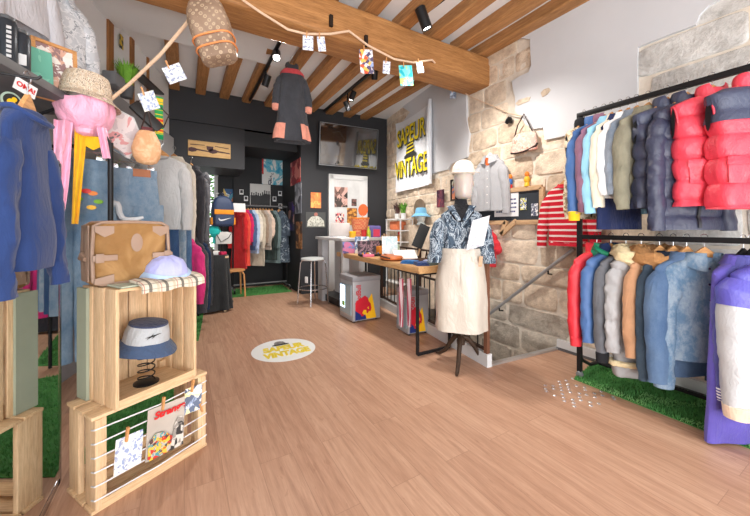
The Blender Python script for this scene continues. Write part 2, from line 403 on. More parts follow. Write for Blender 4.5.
def bucket_hat(name, label, loc, rz, crown, brim, r=.1, h=.09, br=.05, group=None, top=None, tilt=(0, 0), cat='hat'):
    t = thing(name, label, cat, loc, group=group, rot=(tilt[0], tilt[1], rz)); b = new()
    lathe(b, [(r*1.02, 0), (r*.97, h*.5), (r*.86, h*.9), (r*.83, h*.97), (r*.6, h*1.02), (.005, h*1.03)], 32, cap0=True); obj('crown', b, crown, t)
    b = new(); pr = [(r*1.0, .004), (r+br*.5, -.02), (r+br, -.045), (r+br, -.049), (r+br*.5, -.025), (r*.98, -.003)]
    rings = [[V(((q+.004*math.sin(3*a))*math.cos(a), (q+.004*math.sin(3*a))*math.sin(a), z+.005*math.sin(2*a)*(q-r)/br)) for a in [2*PI*k/36 for k in range(36)]] for q, z in pr]
    quads(b, rings + [rings[0]]); obj('brim', b, brim, t)
    if top: b = new(); lathe(b, [(r*.86, h*.9), (r*.84, h*.99), (r*.6, h*1.05), (.005, h*1.06)], 32); obj('crown_top', b, top, t)
    return t
# ---------------------------------------------------------------- the room
XR = 3.2
PR2, CR = (3.2, 3.07), (3.53, 5.54)
AT = (1.80, 5.70)
D2 = V((CR[0]-PR2[0], CR[1]-PR2[1])).normalized()
DT = V((CR[0]-AT[0], CR[1]-AT[1])).normalized()
LP, LD = (-.2, 5.85), V((.268, .963))           # left wall line
RZ_T = math.atan2(DT.y, DT.x); RZ_R = -PI/2; RZ_2 = math.atan2(-D2.y, -D2.x); RZ_L = math.atan2(LD.y, LD.x)
def on2(u, v, off=0): return onL(u, v, PR2, D2, -off)
def onT(u, v, off=0): return onL(u, v, AT, DT, off)
def onLW(u, v, off=0): return onL(u, v, LP, LD, off)
# oak plank floor
n = NT('oak_plank_floor')
mp = n.map(rot=(0, 0, PI/2))
br = n.n('ShaderNodeTexBrick', {'Vector': mp, 'Scale': 1.0, 'Mortar Size': .0012, 'Brick Width': 1.25, 'Row Height': .165, 'Color1': (0, 0, 0, 1), 'Color2': (1, 1, 1, 1), 'Mortar': (.5, .5, .5, 1)}); br.offset = .37
tone = n.n('ShaderNodeSeparateColor', {'Color': br.outputs['Color']}).outputs[0]
gv = n.n('ShaderNodeVectorMath', {0: n.map((11, .8, 1)), 1: n.n('ShaderNodeCombineXYZ', {0: n.math('MULTIPLY', tone, 37.0), 1: n.math('MULTIPLY', tone, 11.0)}).outputs[0]}, operation='ADD').outputs[0]
g1 = n.noise(1.6, gv, 7, .62, 1.6); g2 = n.noise(7, gv, 6, .7, .6)
col = n.ramp(g1, [(.3, rgb(160, 120, 96)), (.5, rgb(184, 144, 118)), (.7, rgb(202, 164, 138))])
col = n.mix(.3, col, n.ramp(g2, [(.35, rgb(140, 102, 80)), (.6, rgb(200, 162, 136))]))
col = n.mix(.16, col, n.ramp(tone, [(0, rgb(150, 110, 88)), (1, rgb(214, 180, 154))]))
kn = n.noise(5.5, n.map((2.2, .55, 1)), 2, .5, 3); col = n.mix(n.math('MULTIPLY', n.math('GREATER_THAN', kn, .69), .25), col, rgb(140, 98, 74))
col = n.mix(n.math('MULTIPLY', br.outputs['Fac'], .5), col, rgb(120, 86, 64))
n.bump(n.math('ADD', n.math('MULTIPLY', g2, .4), n.math('MULTIPLY', br.outputs['Fac'], -1.0)), .2, .002)
FLOOR = n.done(col, .42, 0, .35)
hole = [(2.26, 1.94), (3.2, 1.86), (3.215, 3.07), (3.38, 4.3), (2.62, 4.3)]
b = new()
pf = [(-2.6, -1.6), (3.3, -1.6), (3.3, 1.86), hole[1], hole[0], hole[4], (3.45, 4.3), (3.75, 7.1), (-2.6, 7.1)]
prism(b, pf, .14, Matrix(((1, 0, 0, 0), (0, 0, 1, 0), (0, 1, 0, -.07), (0, 0, 0, 1))))
pass
struct('floor', b, FLOOR)
PLAST = flat('old_plaster', (208, 210, 214), .85, 0, .04, 1.5, .25, 25)
WHITE = flat('white_paint', (226, 227, 229), .75, 0, .03, 2, .15, 40)
GREYW = flat('lower_wall_grey', (150, 151, 154), .75, 0, .04, 2, .1, 40)  # plain grey of the lower left wall
DARK = flat('charcoal_paint', (50, 51, 55), .62, 0, .06, 2, .15, 60)
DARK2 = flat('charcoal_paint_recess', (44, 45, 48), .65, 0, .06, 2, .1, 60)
TRIMW = flat('white_trim', (206, 207, 208), .5, 0, .02)
# stone walls: every block its own relief
def stonemat(name, a, b_, c):
    n = NT(name); r = n.n('ShaderNodeNewGeometry').outputs['Random Per Island']
    col = n.ramp(r, [(0, rgb(*a)), (.5, rgb(*b_)), (1, rgb(*c))])
    g = n.noise(9, detail=8, rough=.7); col = n.mix(.45, col, n.ramp(g, [(.32, rgb(*[x*.72 for x in c])), (.62, rgb(*[min(255, x*1.12) for x in a]))]))
    n.bump(n.math('ADD', g, n.math('MULTIPLY', n.noise(60, detail=5, rough=.7), .4)), .7, .03)
    return n.done(col, .9, 0, .15)
ST_WARM = stonemat('limestone', (232, 214, 194), (218, 198, 176), (196, 172, 148))
ST_LIME = stonemat('limewashed_stone', (222, 221, 218), (210, 208, 204), (192, 189, 184))
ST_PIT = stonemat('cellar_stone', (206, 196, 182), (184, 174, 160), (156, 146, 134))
MORTAR = flat('lime_mortar', (218, 208, 194), .95, 0, .12, 14, .8, 50)
def stone_wall(name, p, d, length, z0, z1, kind, skip=lambda s, z: False, seed=1, ch=(.17, .32), lw=(.22, .72)):
    R = random.Random(seed); bm = new(); p = V((p[0], p[1], 0)); d = V((d[0], d[1], 0)); nr = V((-d.y, d.x, 0))
    T = lambda s, z, o: p + d*s + nr*o + V((0, 0, z))
    quads(bm, [[T(0, z0, 0), T(length, z0, 0), T(length, z0, -.2), T(0, z0, -.2)], [T(0, z1, 0), T(length, z1, 0), T(length, z1, -.2), T(0, z1, -.2)]], True, True, True)
    for f in bm.faces: f.material_index = 0
    z = z0
    while z < z1-.05:
        h = min(R.uniform(*ch), z1-z); s = -R.uniform(0, .2)
        while s < length:
            w = R.uniform(*lw); c0, c1 = max(s, .01), min(s+w, length-.01); s += w
            if c1-c0 < .07: continue
            cs, cz = (c0+c1)/2, z+h/2
            if skip(cs, cz): continue
            hw, hh = (c1-c0)/2-.003, h/2-.003; out = R.uniform(.004, .016); m = 20; nf = len(bm.faces); rings = []
            ph = R.uniform(0, 50); jit = [R.uniform(.93, 1.0) for _ in range(m)]
            for k, o in ((1.0, -.004), (.985, out*.6), (.94, out), (.55, out+R.uniform(-.004, .008)), (.2, out+R.uniform(-.004, .008))):
                ring = []
                for i in range(m):
                    a = 2*PI*i/m; e = .26; x = hw*sgp(math.cos(a), e)*k*jit[i]; y = hh*sgp(math.sin(a), e)*k*(jit[(i+7) % m])
                    ring.append(T(cs+x, cz+y, o+.012*noise.noise((ph+x*9, y*9, ph))*(k < .98)))
                rings.append(ring)
            quads(bm, rings, True, False, True); mi = kind(cs, cz)
            for f in list(bm.faces)[nf:]: f.material_index = mi+1
        z += h
    o = struct(name, bm, MORTAR, True)
    for m_ in (ST_WARM, ST_LIME, ST_PIT): o.data.materials.append(m_)
    return o
def inpoly(x, y, poly):
    r = False; j = len(poly)-1
    for i in range(len(poly)):
        if (poly[i][1] > y) != (poly[j][1] > y) and x < (poly[j][0]-poly[i][0])*(y-poly[i][1])/(poly[j][1]-poly[i][1])+poly[i][0]: r = not r
        j = i
    return r
pl1 = [onX(u, v, XR-.03) for u, v in [(529.8, 39), (531, 65), (528.6, 72), (520, 76), (511.6, 81), (513, 90), (515, 97), (515, 111), (520, 116), (525, 124), (532, 129), (543, 127.6), (544.6, 140), (560, 137), (580, 131), (610, 128), (636, 124), (637, 90), (637.5, 47), (655, 40), (670, 34), (684, 29), (695.5, 24.5), (700, 14), (709, 5), (722, -2)]]
pl1 = [(p.y, p.z) for p in pl1] + [(.5, 3.5), (2.2, 3.5), (2.32, 3.3)]
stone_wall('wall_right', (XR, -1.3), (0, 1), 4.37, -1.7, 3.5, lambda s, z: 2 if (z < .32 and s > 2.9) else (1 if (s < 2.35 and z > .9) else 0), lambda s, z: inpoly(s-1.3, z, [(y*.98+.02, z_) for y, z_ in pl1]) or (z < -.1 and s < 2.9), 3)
Mx = Matrix(((0, 1, 0, XR-.012), (1, 0, 0, 0), (0, 0, 1, 0), (0, 0, 0, 1)))
b = new(); prism(b, pl1, .036, Mx); pass; struct('wall_plaster', b, PLAST)
for poly in ([(515.8, 104), (519, 100), (527, 97.5), (530.5, 97), (529, 101), (524, 103), (518, 105.5)], [(541, 93), (544, 89.5), (549, 88), (550.5, 90), (547, 94.5), (542.5, 97)]):
    q = [onX(u, v, XR-.033) for u, v in poly]; b = new(); prism(b, [(p.y, p.z) for p in q], .012, Matrix(((0, 1, 0, XR-.034), (1, 0, 0, 0), (0, 0, 1, 0), (0, 0, 0, 1)))); struct('wall_stone', b, ST_WARM)
L2 = math.hypot(CR[0]-PR2[0], CR[1]-PR2[1])
def s2(u, v): p = on2(u, v, .03); return ((V((p.x, p.y))-V(PR2)).dot(D2), p.z)
pl2 = [s2(u, v) for u, v in [(466, 100), (466.5, 120), (469, 133), (467, 157), (458, 161), (451, 164), (448, 169.5), (435, 172.5), (420, 180), (402, 188), (399, 160), (398, 128), (410, 112)]] + [(1.9, 3.45), (0.05, 3.45)]
stone_wall('wall_right_rear', PR2, D2, L2, -1.7, 3.5, lambda s, z: 2 if z < .15 else 0, lambda s, z: inpoly(s, z, [(x, y+.03) for x, y in pl2]), 11, (.16, .25))
M2 = Matrix.Translation((PR2[0], PR2[1], 0)) @ Matrix.Rotation(math.atan2(D2.y, D2.x), 4, 'Z') @ Matrix.Translation((0, .012, 0))
b = new(); prism(b, pl2, .036, M2); struct('wall_plaster', b, PLAST)
# television wall, side of the recess, recess back wall, overhead boxing
def wallslab(name, p, q, z0, z1, mat, th=.12):
    p, q = V((p[0], p[1])), V((q[0], q[1])); d = (q-p).normalized(); nn = V((-d.y, d.x))*th/2; c = (p+q)/2+nn
    b = new(); box(b, (c.x, c.y, (z0+z1)/2), ((q-p).length, th, z1-z0), math.atan2(d.y, d.x)); return struct(name, b, mat)
wallslab('wall_television', AT, CR, 0, 3.5, DARK)
b = new(); box(b, (1.86, 6.36, 1.75), (.12, 1.2, 3.5)); struct('wall_recess_side', b, DARK2)
wallslab('wall_recess_back', (.56, 6.95), (1.92, 6.95), 0, 3.5, DARK2)
b = new(); box(b, (.34, 6.3, 2.52), (1.08, .9, .70)); box(b, (.8, 5.9, 3.12), (2.05, .14, .55)); box(b, (.8, 5.87, 2.86), (2.02, .1, .03)); struct('wall_overhead_boxing', b, DARK)
b = new(); box(b, (1.34, 6.35, 2.62), (.95, .9, .08)); box(b, (1.36, 6.0, 2.75), (.97, .12, .26)); struct('wall_recess_soffit', b, DARK2)
b = new(); box(b, (.69, 6.93, 1.1), (.27, .06, 2.15)); box(b, (.845, 6.88, 1.1), (.05, .12, 2.15)); struct('wall_recess_door_panel', b, DARK2)
# garden door behind
b = new()
for x in (-.28, .20, .53): box(b, (x, 6.95, 1.15), (.07 if x > .5 else .05, .08, 2.3))
for z in (.06, 2.27): box(b, (.13, 6.95, z), (.84, .08, .1))
w_ = struct('window_1', b, TRIMW)
b = new()
for z in (.75, 1.25, 1.72): box(b, (.36, 6.95, z), (.3, .03, .025))
box(b, (.36, 6.95, 1.15), (.025, .03, 2.2)); obj('glazing_bar', b, DARK2, w_)
n = NT('window_glass'); n.b.inputs['Transmission Weight'].default_value = 1; n.b.inputs['IOR'].default_value = 1.05; GLASS = n.done((1, 1, 1, 1), .02)
b = new(); box(b, (.13, 6.96, 1.15), (.78, .006, 2.2)); obj('pane', b, GLASS, w_)
LEAF = blotch('leaf_green', [(.3, (70, 120, 50)), (.5, (110, 165, 75)), (.65, (150, 200, 110))], 12)
R = random.Random(5); b = new()
for i in range(1500):
    c = V((R.uniform(-1.4, 1.6), R.uniform(8.0, 9.0), R.uniform(.2, 3.2))); s = R.uniform(.05, .11); a = V((R.uniform(-1, 1), R.uniform(-1, 1), R.uniform(-1, 1))).normalized(); x, y = frame_of(a)
    vs = [b.verts.new(c+x*s*p+y*s*q*.5) for p, q in ((-1, 0), (-.2, .8), (1, 0), (-.2, -.8))]; b.faces.new(vs)
tag(obj('courtyard_shrubbery', b, LEAF), 'green leaves of the courtyard seen through the garden door', 'shrubbery', kind='stuff')
# left wall: painted timber frame above, grey lower wall with a ledge
pL0 = V(LP)-LD*6.2
wallslab('wall_left', pL0, V(LP)+LD*1.4, 0, 3.5, WHITE)
nL = V((LD.y, -LD.x))
def leftslab(name, s0, s1, z0, z1, o0, o1, mat):
    a = V(LP)+LD*s0+nL*o0; b_ = V(LP)+LD*s1+nL*o0; b = new(); c = (a+b_)/2+nL*(o1-o0)/2; box(b, (c.x, c.y, (z0+z1)/2), (abs(s1-s0), o1-o0, z1-z0), RZ_L); return struct(name, b, mat)
leftslab('wall_left_lower', -6.2, -.02, 0, 2.55, 0, .07, GREYW)
TIMB = wood('old_timber', (176, 122, 74), (122, 80, 46), 'Z', .8)
TIMBX = wood('old_timber_long', (190, 138, 86), (136, 90, 50), 'X', .7)
TIMBY = wood('old_timber_joist', (194, 142, 92), (134, 92, 54), 'Y', .7)
for u, wd in ((45, .11), (109, .10), (131, .08), (147, .04)):
    p = onLW(u, 60); s = (V((p.x, p.y))-V(LP)).dot(LD); leftslab('beam_post', s-wd/2, s+wd/2, 2.55 if u != 147 else 2.7, 3.45, 0, .02, TIMB)
# ceiling, beams
b = new(); box(b, (.55, 2.7, 3.425), (6.4, 9.2, .1)); struct('ceiling', b, WHITE)
b = new(); box(b, (.02, 3.68, 3.36), (2.2, 1.22, .16)); struct('ceiling_panel', b, WHITE)
b = new(); bm2 = []
def rough_beam(name, p, q, w, h, mat, seed):
    b = new(); p, q = V(p), V(q); d = q-p; L = d.length; x = d.normalized(); y = V((-x.y, x.x, 0)); n = max(8, int(L/.18)); rings = []
    for i in range(n+1):
        c = p+d*i/n; ring = []
        for k in range(20):
            a = 2*PI*k/20+PI/20; e = .16; yy = w/2*sgp(math.cos(a), e); zz = h/2*sgp(math.sin(a), e); f = 1+.07*noise.noise((seed+i*.35, yy*4, zz*4))
            ring.append(c+y*yy*f+V((0, 0, zz*f)))
        rings.append(ring)
    quads(b, rings, True, True, True); return struct(name, b, mat, True)
beam = rough_beam('beam_main', (-1.15, 2.885, 3.085), (3.2, 2.885, 3.085), .37, .34, TIMBX, 1)
DARKH = flat('dark_hole', (40, 28, 20), .9)
for u, v in ((366, 41), (331, 21)):
    p = onY(u, v, 2.685); b = new(); box(b, (p.x, p.y+.0, p.z), (.03, .03, .10)); obj('mortise', b, DARKH, beam)
for i, x in enumerate((-.9, -.45, -.05, .35, .75, 1.15, 1.56, 1.96, 2.38, 2.78, 3.11)):
    rough_beam('beam_joist', (x, -1.7, 3.36), (x, 2.86, 3.36), .155, .2, TIMBY, 10+i)
for i, x in enumerate((-.13, .22, .56, .90, 1.27, 1.63, 1.98, 2.33, 2.68, 3.02)):
    rough_beam('beam_joist', (x, 3.0 if x > 1 else 3.9, 3.37), (x, 5.9, 3.385), .14, .18, TIMBY, 30+i)
# skirting
b = new(); box(b, (XR-.03, .3, .05), (.03, 3.1, .10)); struct('baseboard_right', b, TRIMW)
b = new(); box(b, (XR-.048, .3, .012), (.012, 3.1, .025)); struct('trim_1', b, flat('grey_trim', (90, 90, 92), .5))
c = (V(AT)+V(CR))/2; b = new(); box(b, (c.x-.0, c.y-.02, .04), ((V(AT)-V(CR)).length, .03, .08), RZ_T); struct('baseboard_rear', b, DARK2)
# stairwell: threshold, side kerb, pit walls, steps
b = new(); bar(b, (2.26, 1.93, .008), (3.2, 1.85, .008), .045, .02); struct('trim_2', b, flat('aluminium_nosing', (196, 196, 196), .35, .7))
b = new(); bar(b, (2.25, 1.9, .055), (2.61, 4.3, .055), .05, .115); bar(b, (2.62, 4.3, .055), (3.36, 4.3, .055), .05, .115); struct('trim_3', b, TRIMW)
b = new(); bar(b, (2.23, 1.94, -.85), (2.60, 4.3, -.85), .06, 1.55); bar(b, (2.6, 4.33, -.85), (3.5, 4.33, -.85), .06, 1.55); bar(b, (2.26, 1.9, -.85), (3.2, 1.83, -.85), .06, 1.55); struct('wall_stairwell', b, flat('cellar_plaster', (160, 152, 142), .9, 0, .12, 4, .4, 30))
b = new()
for i in range(8): box(b, (2.78, 2.08+.28*i, -.25-.19*i), (1.15, .28, .06)); 
struct('floor_stair_treads', b, flat('stair_stone', (150, 142, 132), .8, 0, .1, 5, .2))
b = new(); box(b, (2.9, 3.1, -1.72), (1.6, 2.8, .08)); struct('floor_cellar', b, flat('stair_stone', (150, 142, 132), .8))
t = thing('stair_handrail', 'steel handrail slanting down the stone wall into the stairwell', 'handrail', (0, 0, 0))
a, c = onX(574, 249, XR-.075), onX(484, 318, XR-.075); d = (c-a).normalized(); c = c+d*.8
b = new(); tube(b, [a, c], .017, 10); obj('rail', b, flat('grey_steel', (164, 165, 167), .4, .4), t)
for k in (.15, .5, .85):
    p = a+(c-a)*k; b = new(); tube(b, [p, p+V((0, 0, -.05)), p+V((.07, 0, -.06))], .008, 8); obj('bracket', b, BLACKM, t)
# ---------------------------------------------------------------- clothes rack on the right
XC = 2.72
t = thing('clothing_rack', 'black two tier clothing rack along the right stone wall', 'clothes rack', (XC, 1.41, 0))
b = new(); bar(b, (0, 0, .05), (0, 0, 2.105), .032, .032, (0, 1, 0), .003); obj('post', b, BLACKM, t)
b = new(); bar(b, (0, -2.4, .05), (0, -2.4, 2.105), .032, .032, (0, 1, 0), .003); obj('post', b, BLACKM, t)
b = new(); bar(b, (0, .015, 2.09), (0, -2.42, 2.09), .034, .034, bev=.003); obj('upper_rail', b, BLACKM, t)
b = new(); bar(b, (0, .015, 1.122), (0, -2.42, 1.122), .034, .034, bev=.003); obj('lower_rail', b, BLACKM, t)
b = new(); tube(b, [(.0, 0, .16), (.06, 0, .12), (.16, 0, .07), (.36, 0, .06), (.40, 0, .06)], .014, 8); bar(b, (.40, 0, .03), (.40, 0, 1.0), .026, .026, (0, 1, 0)); obj('rear_foot', b, BLACKM, t)
b = new(); tube(b, [(.30, 0, .05), (.30, -2.4, .05)], .013, 8); obj('base_rail', b, BLACKM, t)
for y in (0, -2.4):
    b = new(); lathe(b, [(.01, .06), (.02, .05), (.018, .03)], 12, (0, y, 0)); lathe(b, [(.024, -.012), (.026, 0), (.024, .012)], 16, (0, y, .026), Matrix.Rotation(PI/2, 4, 'Y')); obj('caster', b, flat('caster_grey', (150, 155, 160), .4, .5), t)
# artificial grass mat under it
def turf(name, label, corners, seed, n=9000, patchy=True):
    t = thing(name, label, 'artificial grass', (0, 0, 0)); c = [V((x, y, .004)) for x, y in corners]
    b = new(); vs = [b.verts.new(p+V((0, 0, .002))) for p in c]; lo = [b.verts.new(p-V((0, 0, .0035))) for p in c]; b.faces.new(vs); b.faces.new(lo[::-1])
    for i in range(4): b.faces.new((vs[i], lo[i], lo[(i+1) % 4], vs[(i+1) % 4]))
    obj('backing', b, flat('turf_backing', (70, 128, 66), .9, 0, .2, 30), t)
    R = random.Random(seed); bs = [new(), new()]
    for i in range(n):
        s, q = R.random(), R.random(); p = (c[0]*(1-s)+c[1]*s)*(1-q)+(c[3]*(1-s)+c[2]*s)*q
        k = noise.noise((p.x*5.5, p.y*5.5, seed)) > .12 and patchy; lean = (V((-.012, -.008, 0)) if k else V((.004, .004, 0))) + V((R.uniform(-1, 1), R.uniform(-1, 1), 0))*.007
        h = R.uniform(.012, .022); wd = .0028; a = R.uniform(0, PI); dx = V((math.cos(a), math.sin(a), 0))*wd; bb = bs[1 if k else 0]
        bb.faces.new([bb.verts.new(x) for x in (p-dx, p+dx, p+lean+dx*.4+V((0, 0, h)), p+lean-dx*.4+V((0, 0, h)))])
    for bb, nm, col in ((bs[0], 'blades', (80, 142, 74)), (bs[1], 'brushed_blades', (146, 200, 130))):
        if len(bb.faces): tag(obj(nm, bb, flat('turf_'+nm, col, .75, 0, .25, 60), t), kind='stuff')
        else: bb.free()
    return t
turf('artificial_grass_mat', 'green artificial grass mat under the right hand clothes rack', [tuple(Fl(574, 379.5)[:2]), (XR-.06, 1.50), (XR-.06, -.9), (2.62, -.9)], 3, 16000)
# tactile studs on the floor
S = [(37, 335), (40, 362), (47, 378), (97, 340), (98, 360), (107, 410), (140, 308), (150, 328), (155, 350), (158, 372), (165, 400), (172, 425), (180, 450), (192, 300), (205, 325), (207, 345), (212, 362), (222, 385), (240, 285), (240, 440), (247, 465), (253, 490), (268, 338), (290, 395), (290, 420), (300, 445), (328, 350), (333, 370), (342, 405), (370, 460), (375, 485), (400, 395), (405, 420), (432, 470), (450, 380), (460, 410), (535, 420), (545, 435)]
s0 = None
for x, y in S:
    p = Fl(540+x/7.37, 340+y/7.37)
    if s0 is None:
        b = new(); lathe(b, [(.0125, 0), (.0125, .002), (.009, .005), (.002, .006)], 14); s0 = tag(obj('tactile_stud', b, flat('stud_steel', (225, 228, 232), .2, .8, .02)), 'small shiny steel tactile stud on the floor before the stairwell', 'floor stud', 'steel warning studs on the floor'); o = s0
    else: o = s0.copy(); C.objects.link(o)
    o.location = (p.x, p.y, 0)
# round floor sticker
p = Fl(284, 349.3); YEL = flat('sticker_yellow', (226, 205, 60), .5); t = thing('floor_sticker', 'round white sticker on the floor with a hat and yellow lettering', 'sticker', (p.x, p.y, 0))
b = new(); lathe(b, [(.302, 0), (.302, .0015), (.29, .002), (.01, .002)], 64); obj('disc', b, flat('sticker_white', (228, 232, 232), .45, 0, .02), t)
INK = flat('ink_black', (46, 46, 44), .6)
text('lettering', 'SAPEUR', .16, YEL, t, (0, .035, .0032), (0, 0, 0), .0006, .010, .40, .15)
text('lettering', 'VINTAGE', .16, YEL, t, (0, -.115, .0032), (0, 0, 0), .0006, .010, .44, .15)
def hat_logo(t, loc, rot, s, ym):
    g = []
    b = new(); o = [(-.5, 0), (-.46, .1), (-.33, .14), (-.3, .38), (-.22, .55), (-.08, .62), (.1, .62), (.24, .54), (.31, .38), (.34, .14), (.47, .1), (.5, 0), (.3, -.06), (0, -.08), (-.3, -.06)]
    prism(b, [(x*s, z*s) for x, z in o], .0016); obj('hat_emblem', b, INK, t, loc=loc, rot=rot)
    b = new()
    for z, w in ((.17, .33), (.32, .30), (.46, .25)): prism(b, [(-w*s, z*s), (w*s, z*s+.03*s), (w*s, z*s+.09*s), (-w*s, z*s+.06*s)], .0026)
    obj('hat_band', b, ym, t, loc=loc, rot=rot)
hat_logo(t, (0, .13, .0032), (-PI/2, 0, 0), .17, flat('sticker_silver', (170, 168, 165), .5))
# ---------------------------------------------------------------- garments on the right rack
def yrail(u): r = ray(u, 200); return r.y*XC/r.x
ZU, ZL = 2.107, 1.139
WHITEC = cloth('white_cloth', (226, 226, 226), .05)
NAVYN = nylon('navy_nylon', (62, 68, 92)); REDN = nylon('red_nylon', (226, 62, 82)); REDV = nylon('coral_red_nylon', (232, 70, 90), rough=.28)
ZIPM = flat('zip_dark', (60, 60, 64), .4, .6)
def G(rail, y, rz, **k):
    n, l, c, m = k.pop('n'), k.pop('l'), k.pop('c'), k.pop('m')
    return garment(n, l, c, (XC, y, ZU if rail else ZL), math.radians(rz), m, **k)
CAMO = blotch('beige_camouflage', [(.0, (150, 132, 104)), (.42, (222, 208, 184)), (.55, (190, 168, 132)), (.63, (120, 108, 84)), (.68, (232, 222, 202))], 16)
G(1, 1.375, -4, n='body_warmer', l='beige camouflage body warmer with black trim, first on the upper rail', c='vest', m=CAMO, sw=.22, hw=.225, L=.72, th=.045, slv=0, seed=1, q=.012, qh=.1, collar='stand', cmat=LINING, zipm=LINING, hlab='beige camouflage body warmer')
G(1, 1.295, -21, n='jacket', l='royal blue jacket with a yellow hem hanging on the upper rail', c='jacket', m=nylon('royal_blue', (62, 104, 162), rough=.5), sw=.2, hw=.2, L=.66, th=.03, slv=.62, seed=2, collar='stand', zipm=ZIPM, hem=cloth('yellow_rib', (242, 190, 40)), hlab='royal blue jacket', cuffs=cloth('yellow_rib', (242, 190, 40)))
G(1, 1.235, -19, n='jacket', l='dusty mauve jacket hanging beside the royal blue one', c='jacket', m=cloth('mauve', (138, 100, 122)), sw=.2, hw=.2, L=.6, th=.028, slv=.56, seed=3, cuffs=cloth('mauve_rib', (124, 88, 108)), zipm=ZIPM, hlab='mauve jacket')
G(1, 1.185, -21, n='shirt', l='light sky blue shirt between the mauve jacket and the cream one', c='shirt', m=cloth('sky_blue', (150, 204, 232), .1), sw=.2, hw=.2, L=.62, th=.024, slv=.62, seed=4, collar='fold', buttons=WHITEC.copy() if 0 else flat('shell_button', (235, 232, 225), .3), placket=cloth('sky_blue', (150, 204, 232)), hlab='sky blue shirt')
G(1, 1.13, -21, n='shirt', l='cream shirt with long sleeves beside the sky blue shirt', c='shirt', m=cloth('cream', (232, 222, 202), .06), sw=.2, hw=.2, L=.6, th=.024, slv=.58, seed=5, collar='fold', placket=cloth('cream', (232, 222, 202)), hlab='cream shirt')
G(1, 1.08, -21, n='shirt', l='plain white shirt hanging behind the pale denim jacket', c='shirt', m=cloth('bright_white', (238, 240, 242), .03), sw=.2, hw=.2, L=.58, th=.024, slv=.5, seed=6, collar='fold', placket=cloth('bright_white', (238, 240, 242)), hlab='plain white shirt')
G(1, 1.03, -23, n='denim_jacket', l='pale grey blue denim jacket on the upper rail', c='jacket', m=denim('pale_denim', (150, 172, 198), (216, 224, 234), .6), sw=.2, hw=.2, L=.56, th=.028, slv=.5, seed=7, collar='fold', buttons=STEEL, hlab='pale denim jacket')
G(1, .965, -25, n='coat', l='khaki olive coat hanging beside the navy padded vest', c='coat', m=cloth('khaki', (134, 130, 112)), sw=.21, hw=.21, L=.62, th=.038, slv=.6, seed=8, collar='fold', placket=cloth('khaki', (134, 130, 112)), pockets=1, hlab='khaki olive coat')
G(1, 1.13, -17, n='long_coat', l='dark navy long coat whose hem shows below the shirts', c='coat', m=cloth('deep_navy', (36, 46, 84)), sw=.17, hw=.2, L=.80, th=.022, slv=0, seed=9, collar='fold', hlab='dark navy long coat', extra=None)
G(1, .865, -30, n='puffer_vest', l='navy blue padded vest beside the red vests', c='vest', m=NAVYN, sw=.21, hw=.215, L=.66, th=.06, slv=0, seed=10, q=.02, qh=.115, collar='stand', zipm=ZIPM, pockets=1, hlab='navy padded vest')
G(1, .77, -30, n='puffer_jacket', l='long dark navy padded coat with its hem showing under the red vests', c='coat', m=nylon('dark_navy_nylon', (52, 56, 78)), sw=.2, hw=.24, L=.80, th=.06, slv=.74, seed=11, q=.018, qh=.12, collar='stand', zipm=ZIPM, hlab='long dark navy padded coat')
G(1, .655, -36, n='puffer_vest', l='plain red padded vest left of the navy and red one', c='vest', m=REDV, sw=.215, hw=.21, L=.66, th=.07, slv=0, seed=12, q=.024, qh=.125, collar='stand', zipm=ZIPM, pockets=1, hlab='plain red padded vest', neck=.085)
def yokeline(t, P): pass
G(1, .50, -34, n='puffer_vest', l='red padded vest with a navy yoke at the right end of the rail', c='vest', m=REDN, sw=.225, hw=.22, L=.68, th=.08, slv=0, seed=13, q=.026, qh=.135, collar='stand', cmat=REDV, zipm=ZIPM, pockets=1, yoke=NAVYN, hlab='red and navy padded vest', neck=.09)
# lower rail
REDJ = nylon('red_shell', (214, 44, 58), rough=.45)
G(0, 1.285, -23, n='jacket', l='bright red jacket at the left end of the lower rail', c='jacket', m=REDJ, sw=.19, hw=.2, L=.60, th=.04, slv=.58, seed=21, collar='stand', zipm=ZIPM, cuffs=REDJ, hlab='bright red jacket', r0=.07)
G(0, 1.19, -25, n='jacket', l='blue jacket with a green lined hood on the lower rail', c='jacket', m=nylon('mid_blue', (70, 106, 160), rough=.5), sw=.19, hw=.2, L=.58, th=.045, slv=.58, seed=22, q=.008, qh=.16, collar='stand', cmat=cloth('navy_cord', (36, 52, 92)), hood=nylon('green_lining', (30, 140, 104)), zipm=ZIPM, hlab='blue jacket with the green hood')
G(0, 1.095, -27, n='coat', l='charcoal grey wool coat with black collar on the lower rail', c='coat', m=cloth('charcoal_wool', (104, 106, 112)), sw=.19, hw=.2, L=.68, th=.038, slv=.64, seed=23, collar='fold', cmat=LINING, cuffs=LINING, hlab='charcoal grey wool coat')
GREYQ = nylon('grey_quilt', (164, 164, 166), rough=.45); FURC = flat('cream_fur', (236, 218, 176), .95, 0, .12, 60, .8, 220)
def furhem(t, P):
    b = new(); n, m = 60, 10; rings = []
    for j in range(n):
        a = 2*PI*j/n; p = P(a, .89); c = V((p.x*1.05, p.y*1.08, p.z)); r_ = []
        for k in range(m):
            e = 2*PI*k/m; dr = V((math.cos(a)*math.cos(e), math.sin(a)*math.cos(e), math.sin(e))); r_.append(c+dr*.02*(1+.4*noise.noise((c+dr*.02)*60)))
        rings.append(r_)
    rings.append(rings[0]); quads(b, rings); obj('fur_band', b, FURC, t)
G(0, 1.005, -32, n='puffer_coat', l='grey padded coat with cream fur collar and fur hem band', c='coat', m=GREYQ, sw=.195, hw=.19, L=.84, th=.06, slv=.6, seed=24, q=.016, qh=.12, collar='fur', cmat=FURC, zipm=ZIPM, extra=furhem, hlab='grey padded coat with cream fur')
